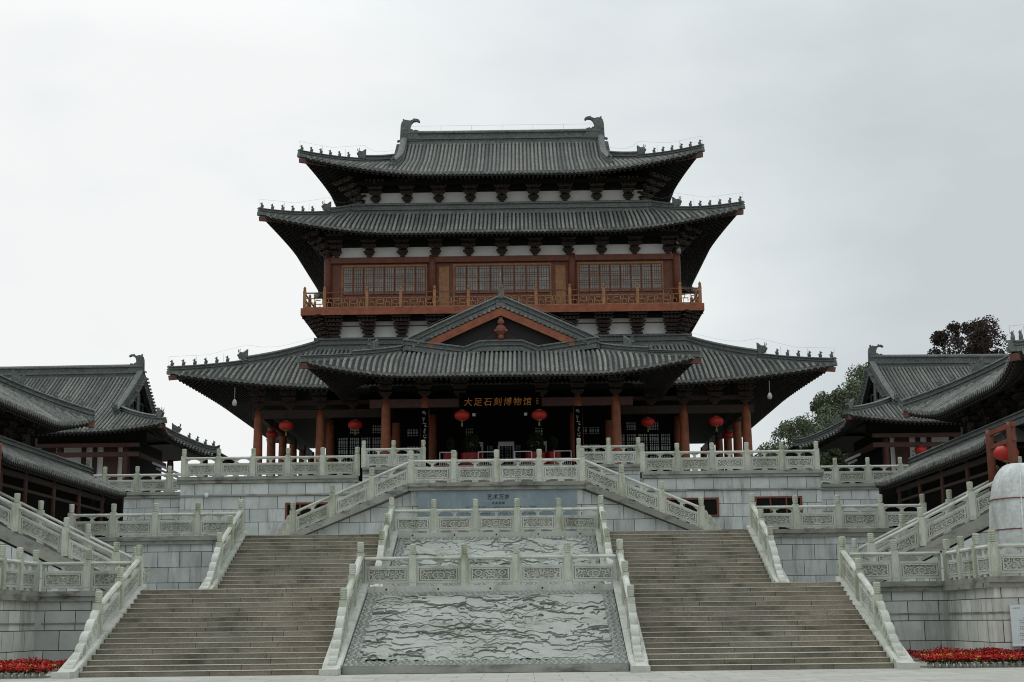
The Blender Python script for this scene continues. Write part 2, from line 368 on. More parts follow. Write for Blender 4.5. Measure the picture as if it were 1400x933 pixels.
def text_mesh(body, size, mat, parent, loc, name='lettering', depth=.008, rot=(pi/2, 0, 0), spacing=1.0, name2=None):
    c = bpy.data.curves.new('tmp', 'FONT'); c.body = body; c.size = size; c.extrude = depth; c.align_x = 'CENTER'; c.space_character = spacing
    c.align_y = 'CENTER'
    c.offset = 0; c.shear = .12
    o = bpy.data.objects.new('tmp', c); COL.objects.link(o)
    me = bpy.data.meshes.new_from_object(o.evaluated_get(bpy.context.evaluated_depsgraph_get()))
    bpy.data.objects.remove(o); bpy.data.curves.remove(c)
    me.name = name; me.materials.clear(); me.materials.append(M[mat])
    q = link(name, me, parent, loc); q.rotation_euler = rot; return q
text_mesh('艺术万岁', .235, 'ink', pan, (.05, 58.05, 6.34))
text_mesh('大足石刻', .11, 'ink', pan, (.05, 58.05, 6.10), spacing=1.5)
def marks(mb, x0, x1, z, size, y, dens=.75, r=None):
    r = r or random
    x = x0
    while x < x1:
        if r.random() < dens:
            for _ in range(3):
                a = r.uniform(0, size*.75); bz = r.uniform(-size*.4, size*.4)
                if r.random() < .6: mb.box(x+a*.3, x+a*.3+size*.5, y-.004, y, z+bz, z+bz+size*.14)
                else: mb.box(x+a, x+a+size*.14, y-.004, y, z+bz*.3-size*.3, z+bz*.3+size*.35)
        x += size*1.12
mb = MB()
for z, a, b_ in ((5.94, -1.25, 1.6), (5.68, -1.5, 1.7), (5.57, -1.4, 1.2)): marks(mb, a, b_, z, .075, 58.055)
part('small_lettering', mb, 'ink', pan)

# windows in the platform wall
def wall_window(label, x0, x1, z0, z1, y=65.99):
    t = thing('basement_window', label, 'window', ((x0+x1)/2, y, z0))
    w = x1-x0; h = z1-z0; f = MB()
    for a, b_, c, d in ((-w/2, w/2, h-.09, h), (-w/2, w/2, 0, .09), (-w/2, -w/2+.1, .09, h-.09), (w/2-.1, w/2, .09, h-.09)): f.box(a, b_, -.05, .02, c, d)
    n = max(2, int(w/.65))
    for i in range(1, n): f.box(-w/2+w*i/n-.035, -w/2+w*i/n+.035, -.045, .02, .09, h-.09)
    part('frame', f, 'red', t); q = MB(); q.box(-w/2+.1, w/2-.1, -.012, -.004, .09, h-.09); part('pane', q, 'green_sign' if 0 else 'dark', t)
wall_window('brown framed window in the platform wall left of the left diagonal steps', -9.95, -7.9, 6.0, 6.88)
wall_window('brown framed window in the platform wall beside the right diagonal steps', 7.7, 10.1, 6.0, 6.88)
wall_window('wide brown window behind the right middle terrace balustrade', 11.75, 13.95, 5.0, 6.9)

# ------------------------------------------------------------------ balustrades
def carved(w, h, seed, sl=0.0, nx=112, nz=34, y=0, amp=.02, x0=0, z0=0):
    """a carved relief sheet facing -y; returns verts for a grid."""
    r = np.random.default_rng(seed)
    X, Z = np.meshgrid(np.linspace(0, w, nx), np.linspace(0, h, nz), indexing='ij')
    H = np.zeros_like(X)
    for _ in range(44):
        cx, cz, rr = r.uniform(0, w/2), r.uniform(0, h), r.uniform(.06, .13)
        pp = r.uniform(.078, .11)
        for c in (cx, w-cx):
            d = np.hypot((X-c)*.8, Z-cz)
            H = np.where(d < rr, (np.cos(d*2*pi/pp) > -.15)*(1-.35*d/rr), H)
    H = H*(.75+.25*r.random(X.shape))
    fr = (X < .05) | (X > w-.05) | (Z < .04) | (Z > h-.04)
    H[fr] = 1.0
    Y = y-amp*H
    return np.stack([X+x0, Y, Z+z0+sl*X], -1).reshape(-1, 3), nx, nz
_bc = {}
def bay_meshes(L, sl, variant):
    key = (round(L, 3), round(sl, 3), variant)
    if key in _bc: return _bc[key]
    def sh(mb):
        mb.v = [(x, y, z+sl*x) for x, y, z in mb.v]; return mb
    # handrail
    r = MB()
    for k in range(1):
        sec = [(-.085, .0), (.085, .0), (.10, .05), (.055, .105), (-.055, .105), (-.10, .05)]
        P = []
        for x in (0, L): P += [(x, a, .83+b_) for a, b_ in sec]
        r.poly(P, [tuple(reversed(range(6))), tuple(range(6, 12))]+[(i, (i+1) % 6, (i+1) % 6+6, i+6) for i in range(6)])
    # supports in the open band: half vases at posts, full vase in the middle, cloud corbels
    z0, z1 = .64, .83
    def vase(xc, half):
        for (w, a, b_) in ((.07, z0, z0+.04), (.045, z0+.04, z0+.08), (.065, z0+.08, z0+.12), (.13, z0+.12, z1-.03), (.20, z1-.03, z1)):
            xa, xb = (xc-w, xc+w) if half == 0 else ((xc, xc+w) if half > 0 else (xc-w, xc))
            r.box(max(0, xa), min(L, xb), -.05, .05, a, b_)
    vase(L/2, 0); vase(0, 1); vase(L, -1)
    rail = sh(r).mesh('handrail', M['stone'])
    p = MB(); t = .055
    p.box(0, L, -t, t, .56, .64); p.box(0, L, -t, t, .09, .17); p.box(0, .09, -t, t, .17, .56); p.box(L-.09, L, -t, t, .17, .56)
    p.box(.09, L-.09, -.003, .003, .17, .56)
    for a, b_ in ((0, .16), (L/2-.13, L/2+.13), (L-.16, L)): p.box(a, b_, -t+.01, t-.01, 0, .09)
    for a, b_, hh in ((.16, .30, .03), (L-.30, L-.16, .03)): p.box(a, b_, -t+.01, t-.01, .09-hh, .09)
    for side in (1, -1):
        G, nx, nz = carved(L-.22, .37, 11+variant, 0, y=-t+.048, x0=.11, z0=.18, amp=.056)
        if side < 0:
            G = G.copy(); G[:, 1] = -G[:, 1]
        p.grid([tuple(q) for q in G], nx, nz, smooth=False)
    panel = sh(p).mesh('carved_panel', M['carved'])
    _bc[key] = (rail, panel); return _bc[key]
def post_meshes():
    b = MB(); w = .115
    b.box(-w, w, -w, w, -.02, .98)
    for s in (-1, 1):  # raised field on each face
        b.box(-w+.035, w-.035, s*(w+.004)-.006, s*(w+.004)+.006, .12, .80)
    pm = b.mesh('post', M['post'])
    h = MB()
    prof = [(.07, .98), (.085, 1.0), (.098, 1.015), (.098, 1.04), (.085, 1.05), (.098, 1.06), (.104, 1.10), (.09, 1.112), (.104, 1.125), (.108, 1.17), (.094, 1.182), (.108, 1.195), (.110, 1.24), (.095, 1.252), (.108, 1.265), (.105, 1.31), (.07, 1.325)]
    h.lathe((0, 0, 0), prof, 12); return pm, h.mesh('post_head', M['post'])
POSTM, HEADM = post_meshes()
def scroll_mesh(length, sl, key=None):
    """drum stone ending: local x runs from the last post (0) outward to `length`, foot slope sl (negative = falls)."""
    s = MB(); n = 72; top = []
    lobes = [(.10, .66, .20), (.42, .50, .24), (.80, .34, .23), (1.13, .22, .17), (1.40, .13, .15), (1.65, .08, .13), (1.87, .06, .11)]
    k = length/2.0
    for i in range(n+1):
        x = length*i/n; h = .05
        for cx, cz, rr in lobes:
            dx = x/k-cx
            if abs(dx) < rr: h = max(h, cz+sqrt(rr*rr-dx*dx))
        top.append((x, h+sl*x))
    out = [(0, 0)]+[(length, sl*length)]+list(reversed(top))
    # ring the outline into strips for clean shading
    P = []; F = []
    for y in (-.11, .11):
        for i in range(n+1): P.append((length*i/n, y, sl*length*i/n)); P.append((top[i][0], y, top[i][1]))
    m = (n+1)*2
    for i in range(n):
        a = 2*i
        F += [(a, a+2, a+3, a+1), (m+a+1, m+a+3, m+a+2, m+a), (a+1, a+3, m+a+3, m+a+1)]
    F += [(0, 1, m+1, m), (2*n+1, 2*n, m+2*n, m+2*n+1)]
    s.poly(P, F)
    # carved spirals on the faces
    for y in (-.112, .112):
        for cx, cz, rr in lobes[:5]:
            for q in range(2):
                R = rr*(.62-.3*q); pts = []
                for a in range(13):
                    an = 2*pi*a/12; pts.append((cx*k+R*cos(an)*k, y, cz+sl*cx*k+R*sin(an)))
                for a in range(12): s.bar(pts[a], pts[a+1], .03, .03)
    return s.mesh('drum_stone', M['stone'])
def balustrade(label, a, b, n, ends=(True, True), drum=None, drum_len=2.3, group=None, curl=None, zshift=0):
    """straight run of n bays between a and b (x,y,z at base). drum: 'a' or 'b' adds a drum stone beyond that end."""
    a = Vector(a); b = Vector(b); d = b-a; Lh = sqrt(d.x**2+d.y**2); rz = math.atan2(d.y, d.x); sl = d.z/Lh
    t = thing('stone_balustrade', label, 'balustrade', a, rz, group)
    st = Lh/n; w = .115
    for i in range(n+1):
        if (i == 0 and not ends[0]) or (i == n and not ends[1]): continue
        p = link('post', POSTM, t, (i*st, 0, sl*i*st)); link('post_head', HEADM, p)
    for i in range(n):
        r, q = bay_meshes(st-2*w, sl, i % 3)
        link('handrail', r, t, (i*st+w, 0, sl*(i*st+w))); link('carved_panel', q, t, (i*st+w, 0, sl*(i*st+w)))
    if drum:
        if drum == 'b': o = link('drum_stone', scroll_mesh(drum_len, sl), t, (Lh+w, 0, sl*(Lh+w)))
        else:
            o = link('drum_stone', scroll_mesh(drum_len, -sl), t, (-w, 0, -sl*w), pi)
    if curl is not None:
        c = MB(); 
        for R, cx, cz in ((.20, .22, .10), (.12, .42, .32)):
            for k in range(14):
                a0 = 2*pi*k/16+1.2; a1 = 2*pi*(k+1)/16+1.2
                c.bar((cx+R*cos(a0), 0, cz+R*sin(a0)+.1), (cx+R*cos(a1), 0, cz+R*sin(a1)+.1), .10, .07)
        x = Lh+w if curl == 'b' else -w
        o = link('curled_end', c.mesh('curled_end', M['stone']), t, (x, 0, sl*x if curl == 'b' else 0), 0 if curl == 'b' else pi)
    return t
SN = ((-1, 'left'), (1, 'right'))
for s, nm in SN:
    # level 1
    balustrade('short carved balustrade on the lowest terrace wall between bottom stairs and %s wing' % nm, (s*11.35, 46.1, Z1), (s*14.5, 46.1, Z1), 2, (False, False))
    balustrade('foreshortened balustrade running forward along the %s wing of the lowest terrace' % nm, (s*14.62, 46.1, Z1), (s*14.62, 41.55, Z1), 3, (True, True))
    balustrade('carved balustrade across the front of the %s wing of the lowest terrace' % nm, (s*14.62, 41.55, Z1), (s*21.4, 41.55, Z1), 4, (False, True))
    # level 2
    balustrade('carved balustrade along the middle terrace %s of the upper flight' % nm, (s*10.15, 56.5, Z2), (s*16.85, 56.5, Z2), 4, (False, True))
    # flights outer
    sl1 = (Z1-.02)/6.3; 
    balustrade('sloping balustrade at the outer %s side of the bottom stair flight' % nm, (s*11.28, 46.05, Z1+.12), (s*11.28, 41.85, Z1+.12-4.2*.37), 2, drum='b', drum_len=2.45, curl='a')
    balustrade('sloping balustrade at the outer %s side of the upper stair flight' % nm, (s*10.15, 56.6, Z2+.12), (s*10.15, 52.8, Z2+.12-3.8*.405), 2, drum='b', drum_len=2.1)
    # inner, flanking the reliefs
    balustrade('sloping balustrade %s of the large lower cloud relief' % nm, (s*4.15, 45.95, Z1+.12), (s*4.15, 41.75, Z1+.12-4.2*.37), 2, drum='b', drum_len=2.35)
    balustrade('sloping balustrade %s of the smaller upper relief' % nm, (s*4.15, 56.6, Z2+.12), (s*4.15, 52.8, Z2+.12-3.8*.405), 2, drum='b', drum_len=2.1)
    # diagonal stairs
    balustrade('diagonal balustrade falling %s from the central landing' % nm, (s*3.5, 58.02, ZL), (s*8.3, 58.02, ZL-4.8*.425), 3, (False, True), drum='b', drum_len=1.0)
    # platform
    balustrade('long five bay balustrade on the hall platform, %s side' % nm, (s*6.65, 66.12, Z3), (s*14.75, 66.12, Z3), 5)
    balustrade('short two bay balustrade on the podium %s of the hall steps' % nm, (s*3.85, 70.12, Z4), (s*6.8, 70.12, Z4), 2)
    balustrade('balustrade on the lower side platform before the %s rear pavilion' % nm, (s*15.25, 72.12, ZS), (s*23.5, 72.12, ZS), 5, (True, True))
    # side stairs rising outwards
    balustrade('nearer balustrade of the %s side stair rising outwards' % nm, (s*13.15, 50.0, Z1+.45), (s*20.3, 50.0, Z1+.45+7.15*.487), 4, drum=None, curl='a')
    balustrade('farther balustrade of the %s side stair rising outwards' % nm, (s*13.15, 52.5, Z1+.40), (s*20.3, 52.5, Z1+.40+7.15*.487), 4, drum=None, curl='a')
balustrade('level five bay balustrade above the large lower cloud relief', (-4.12, 45.95, Z1+.03), (4.12, 45.95, Z1+.03), 5, (False, False))
balustrade('level five bay balustrade above the smaller upper relief', (-4.12, 56.6, Z2+.03), (4.12, 56.6, Z2+.03), 5, (False, False))
balustrade('level four bay balustrade of the central landing above the inscribed panel', (-3.5, 58.02, ZL), (3.5, 58.02, ZL), 4)

# ------------------------------------------------------------------ stair flights
def flight(label, x0, x1, y0, z0, n, tread, rise):
    t = thing('stone_staircase', label, 'stairs', ((x0+x1)/2, y0, z0))
    xm = (x0+x1)/2
    r = random.Random(int(abs(x0*13)+n))
    for k in range(n):
        b = MB(); y = k*tread; z = k*rise
        xs = [x0]
        while xs[-1] < x1-2.6: xs.append(xs[-1]+r.uniform(1.4, 3.0))
        xs[-1 if len(xs) > 1 and x1-xs[-1] < .8 else len(xs):] = [x1]
        for i in range(len(xs)-1):
            j = r.uniform(-.004, .006); gap = .006
            b.box(xs[i]-xm+gap, xs[i+1]-xm-gap, y+j, y+tread+.15, z-.02, z+rise-.014)
        o = part('step', b, 'step', t)
        e = MB()
        for i in range(len(xs)-1):
            j = r.uniform(-.004, .006)
            e.box(xs[i]-xm+gap, xs[i+1]-xm-gap, y-.018+j, y+tread+.05, z+rise-.014, z+rise+r.uniform(-.002, .003))
        part('tread_slab', e, 'nosing', o)
    # solid core
    c = MB(); c.ext([(y0*0, -z0 if 0 else -.3), (n*tread+.3, -.3), (n*tread+.3, n*rise-.03), (n*tread, n*rise-.16), (0.02, -.03)], 'x', x0-xm+.01, x1-xm-.01)
    part('core', c, 'step', t)
for s, nm in SN:
    x0, x1 = sorted((s*4.42, s*11.03))
    flight('wide brown granite stair flight rising from the plaza, %s of the large relief' % nm, x0, x1, 39.5, 0, 17, .3706, Z1/17)
    x0, x1 = sorted((s*4.42, s*9.9))
    flight('wide brown granite upper stair flight %s of the small relief' % nm, x0, x1, 51.3, Z1, 15, .36, (Z2-Z1)/15)
    # strings (sloping kerbs) under the balustrades
    def string(label, x, ya, za, yb, zb, base=.7, w=.24, zb0=0):
        t = thing('stair_string', label, 'kerb', (x, 0, 0))
        b = MB(); b.ext([(ya-base, zb0), (yb+.1, zb0), (yb+.1, zb+.19), (yb, zb+.19), (ya+.1, za+.27), (ya-.25, za+.15), (ya-base, za+.15)], 'x', -w, w)
        part('body', b, 'stone', t)
        for q in (-1, 1):
            c = MB(); c.bar((q*(w+.0), ya+.08, za+.20), (q*(w+.0), yb, zb+.12), .05, .07); part('edge_moulding', c, 'stone', t)
    string('sloping stone kerb at the outer %s edge of the bottom flight' % nm, s*11.28, 39.4, .02, 46.1, Z1, .75)
    string('sloping stone kerb %s of the large lower relief' % nm, s*4.15, 39.35, .02, 46.0, Z1, .75)
    string('sloping stone kerb at the outer %s edge of the upper flight' % nm, s*10.15, 50.9, Z1-.01, 56.7, Z2, .4, zb0=Z1-.3)
    string('sloping stone kerb %s of the small upper relief' % nm, s*4.15, 50.9, Z1-.01, 56.7, Z2, .4, zb0=Z1-.3)
    # diagonal steps falling from the landing
    t = thing('stone_staircase', 'narrow stairs climbing from the %s to the central landing' % nm, 'stairs', (0, 0, 0))
    b = MB()
    for k in range(14):
        xa, xb = sorted((s*(3.51+k*.36), s*(3.51+(k+1)*.36))); b.box(xa, xb, 58.28, 60.6, Z2, ZL-k*.153)
    part('steps', b, 'step', t)
    c = MB(); xx = [3.55, 9.1]
    c.ext([(s*3.62, ZL-.03), (s*3.62, ZL-.33), (s*8.05, Z2), (s*9.1, Z2), (s*8.7, Z2+.07), (s*8.5, ZL-4.88*.425-.02)], 'y', 57.85, 58.2); part('sloping_slab', c, 'slab', t)
    c = MB(); c.ext([(s*3.5, ZL-.36), (s*3.5, Z2), (s*8.0, Z2)], 'y', 58.22, 58.279); part('infill_wall', c, 'walls', t)
    # side stairs rising outward
    t = thing('stone_staircase', 'side stair at the %s edge climbing outwards from the lowest terrace' % nm, 'stairs', (0, 0, 0))
    b = MB()
    for k in range(26):
        xa, xb = sorted((s*(12.6+k*.3), s*20.6)); b.box(xa, xb, 50.22, 52.3, Z1+k*.1456, Z1+(k+1)*.1456)
    part('steps', b, 'step', t)
    b = MB(); b.box(*sorted((s*20.61, s*40)), 49.8, 56.3, Z1, Z1+26*.1456); part('upper_landing', b, 'walls', t)
    for yy in (50.0, 52.5):
        c = MB(); c.ext([(s*12.4, Z1), (s*12.4, Z1+.10), (s*13.1, Z1+.38), (s*20.4, Z1+.38+7.3*.487), (s*20.4, Z1+7.3*.487-.05), (s*13.2, Z1)], 'y', yy-.2, yy+.2); part('sloping_slab', c, 'slab', t)
        c = MB(); c.ext([(s*13.3, Z1), (s*20.4, Z1+7.1*.487-.09), (s*20.4, Z1)], 'y', yy-.15, yy+.15); part('infill_wall', c, 'walls', t)

# ------------------------------------------------------------------ cloud reliefs
def fbm(X, Y, seed, f0=1.0, octs=5, gain=.5):
    r = np.random.default_rng(seed); out = np.zeros_like(X); amp = 1
    for o in range(octs):
        n = 64; g_ = r.uniform(-1, 1, (n, n)); x = X*f0*2**o; y = Y*f0*2**o
        xi = np.floor(x).astype(int); yi = np.floor(y).astype(int); fx = x-xi; fy = y-yi
        fx = fx*fx*(3-2*fx); fy = fy*fy*(3-2*fy)
        a = g_[xi % n, yi % n]; b = g_[(xi+1) % n, yi % n]; c = g_[xi % n, (yi+1) % n]; d = g_[(xi+1) % n, (yi+1) % n]
        out += amp*((a*(1-fx)+b*fx)*(1-fy)+(c*(1-fx)+d*fx)*fy); amp *= gain
    return out
def relief(label, hw, ya, za, yb, zb, seed, nx, ny, scale=1.0):
    t = thing('cloud_relief', label, 'relief', (0, ya, za))
    Ls = sqrt((yb-ya)**2+(zb-za)**2); uy, uz = (yb-ya)/Ls, (zb-za)/Ls
    bw = .36
    def mk(x, s_, h): return (x, s_*uy-h*uz, s_*uz+h*uy)
    X, S = np.meshgrid(np.linspace(-hw+bw, hw-bw, nx), np.linspace(bw, Ls-bw*.8, ny), indexing='ij')
    wx = X+.35*fbm(X, S, seed+5, 1.2); ws = S+.25*fbm(X, S, seed+6, 1.2)
    # overlapping ledges of cloud and rock: each has a thick ragged lower edge and fades upwards
    def saw(fx, fs, wob, sd, amp):
        ph = S*fs+wob*(.55*fbm(X*fx, S*1.3, sd, 1.0, 3, .5)-.75*np.abs(fbm(X*fx*1.9, S*1.9, sd+9, 1.0, 3, .5))); fr = ph-np.floor(ph)
        A = amp*np.clip(.62+1.1*fbm(X+np.floor(ph)*3.7, S*.5, sd+7, .8, 2), .05, 1.3)
        return A*(1-fr)**1.4
    H = .03+saw(.85, 1.15, 1.3, seed+1, .055)+saw(1.3, 2.5, 1.5, seed+31, .036)*(fbm(X, S, seed+44, .7, 2) > -.45)+.020*(1-np.abs(fbm(X, S, seed+2, 2.6, 3)))**2
    # waterfalls
    if scale >= 1:
        for cx, s0, s1, wd in ((1.35, 3.3, 4.35, .045), (1.5, 3.25, 4.4, .03), (1.22, 3.1, 4.3, .03), (1.02, 3.0, 4.3, .03), (2.35, 2.6, 3.4, .03), (.75, 3.1, 3.8, .03)):
            ins = (np.abs(X-cx-.05*(S-s0)) < wd) & (S > s0) & (S < s1)
            H = np.where(ins, H+.012, H)
    H = np.clip(H, .0, .34)
    b = MB(); b.grid([mk(X[i, j], max(bw*.9, S[i, j]-0.8*(H[i, j]-.03)), H[i, j]) for i in range(nx) for j in range(ny)], nx, ny, smooth=False)
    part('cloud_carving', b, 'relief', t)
    # border with small pattern, plus frame
    b = MB()
    def strip(x0, x1, s0, s1, n1, n2, sd):
        A, B_ = np.meshgrid(np.linspace(x0, x1, n1), np.linspace(s0, s1, n2), indexing='ij')
        Hh = .05+.035*np.sign(np.sin(A*pi/.085+1.5*np.sin(B_*pi/.17))*np.cos(B_*pi/.085))
        Hh[0, :] = Hh[-1, :] = .05; Hh[:, 0] = Hh[:, -1] = .05
        b.grid([mk(A[i, j], B_[i, j], Hh[i, j]) for i in range(n1) for j in range(n2)], n1, n2, smooth=False)
    m = int(Ls/.045); k = int(2*hw/.05)
    strip(-hw, -hw+bw, 0, Ls, 12, m, 1); strip(hw-bw, hw, 0, Ls, 12, m, 2)
    strip(-hw+bw, hw-bw, 0, bw, k, 10, 3); strip(-hw+bw, hw-bw, Ls-bw*.8, Ls, k, 10, 4)
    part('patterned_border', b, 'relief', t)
    c = MB(); pts = [mk(0, 0, -.0), mk(0, Ls, 0)]
    c.poly([mk(-hw, 0, -.05), mk(hw, 0, -.05), mk(hw, Ls, -.05), mk(-hw, Ls, -.05)], [(0, 1, 2, 3)])
    c.box(-hw, hw, -.12, .0, -.16 if za < .5 else -.1, .04)
    part('backing', c, 'slab', t)
    return t
relief('large sloping stone relief of clouds and mountains with waterfalls between the bottom stairs', 3.88, 39.62, .17, 45.72, Z1-.22, 3, 420, 330)
relief('smaller sloping stone relief of clouds between the upper stairs', 3.88, 51.5, Z1+.1, 56.45, Z2-.2, 9, 380, 150, .9)
# coping slabs of the two relief tops
for lab, y, z in (('long coping slab under the balustrade above the large relief', 45.95, Z1), ('long coping slab under the balustrade above the small relief', 56.6, Z2)):
    t = thing('coping_slab', lab, 'coping'); b = MB(); b.box(-3.9, 3.9, y-.22, y+.3, z-.17, z+.03); part('slab', b, 'stone', t)
    b = MB()
    for k in range(5): b.lathe((-3.3+k*1.65, 0, 0), [(.03, 0), (.03, .01)], 8)
    b.v = [(x, y-.221-(zz), z-.07+yy) for x, yy, zz in b.v]; part('drain_hole', b, 'dark', t)

# ------------------------------------------------------------------ roofs
def sec_ridge(w, h):
    """layered ridge cross-section, base at 0."""
    return [(-w*.62, -.14), (w*.62, -.14), (w*.62, h*.12), (w*.36, h*.15), (w*.36, h*.30), (w*.60, h*.33), (w*.60, h*.43), (w*.30, h*.47), (w*.30, h*.74), (w*.58, h*.77),
            (w*.58, h*.87), (w*.30, h*.98), (w*.1, h), (-w*.1, h), (-w*.30, h*.98), (-w*.58, h*.87), (-w*.58, h*.77), (-w*.30, h*.74), (-w*.30, h*.47), (-w*.60, h*.43),
            (-w*.60, h*.33), (-w*.36, h*.30), (-w*.36, h*.15), (-w*.62, h*.12)]
def beast_mesh():
    b = MB()
    b.lathe((0, 0, 0), [(.09, 0), (.10, .03), (.07, .05)], 8)
    b.lathe((0, 0, 0), [(.075, .05), (.085, .12), (.07, .22), (.05, .27)], 8, sx=1.2)
    b.lathe((.03, 0, .26), [(.02, -.02), (.055, .02), (.06, .06), (.045, .10), (.012, .13)], 8, sx=1.15)
    b.box(.07, .14, -.025, .025, .27, .32); b.box(.05, .09, -.045, .045, 0.02, .16); b.bar((-.08, 0, .05), (-.13, 0, .24), .03, .04)
    b.bar((0.0, .03, .36), (-.02, .04, .42), .02, .02); b.bar((0.0, -.03, .36), (-.02, -.04, .42), .02, .02)
    b.v = [(x*.88, y*.88, z*.84) for x, y, z in b.v]
    return b.mesh('ridge_beast', M['ridge'])
def bigbeast_mesh():
    b = MB()
    b.ext([(-.26, 0), (.22, 0), (.26, .12), (.34, .20), (.30, .30), (.20, .28), (.16, .40), (.05, .36), (-.02, .44), (-.14, .50), (-.27, .62)], 'y', -.09, .09)
    b.bar((.2, .05, .3), (.28, .07, .46), .035, .035); b.bar((.28, .07, .46), (.24, .09, .56), .03, .03)
    b.bar((.2, -.05, .3), (.28, -.07, .46), .035, .035); b.bar((.28, -.07, .46), (.24, -.09, .56), .03, .03)
    return b.mesh('hip_beast', M['ridge'])
def chiwen_mesh():
    px = [(955,418),(957,360),(958,330),(960,290),(968,262),(985,250),(1000,245),(1030,252),(1058,240),(1075,237),(1092,242),(1104,256),(1099,264),(1078,254),(1056,258),(1040,275),(1033,296),(1032,318),(1048,320),(1057,336),(1076,326),(1090,332),(1094,350),(1112,378),(1145,412)]
    b = MB(); o = [((x-1000)*.0078, (418-y)*.0078) for x, y in px]
    # thicker toward the base: three nested slabs
    b.ext(o, 'y', -.13, .13)
    b.ext([(x*.9, z) for x, z in o if z < .75], 'y', -.19, .19)
    b.box(-.2, -.1, -.05, .05, 1.28, 1.42); b.box(.42, .50, -.04, .04, 1.38, 1.46)
    b.bar((-.34, 0, .1), (-.52, 0, .05), .16, .10); b.bar((.55, 0, .6), (.70, 0, .72), .08, .08)
    for k in range(5): b.bar((-.30, -.2, .15+k*.12), (.05+.1*(k % 2), -.2, .25+k*.12), .03, .03); b.bar((-.30, .2, .15+k*.12), (.05, .2, .25+k*.12), .03, .03)
    return b.mesh('ridge_dragon', M['ridge'])
BEAST, BIGB, CHI = beast_mesh(), bigbeast_mesh(), chiwen_mesh()

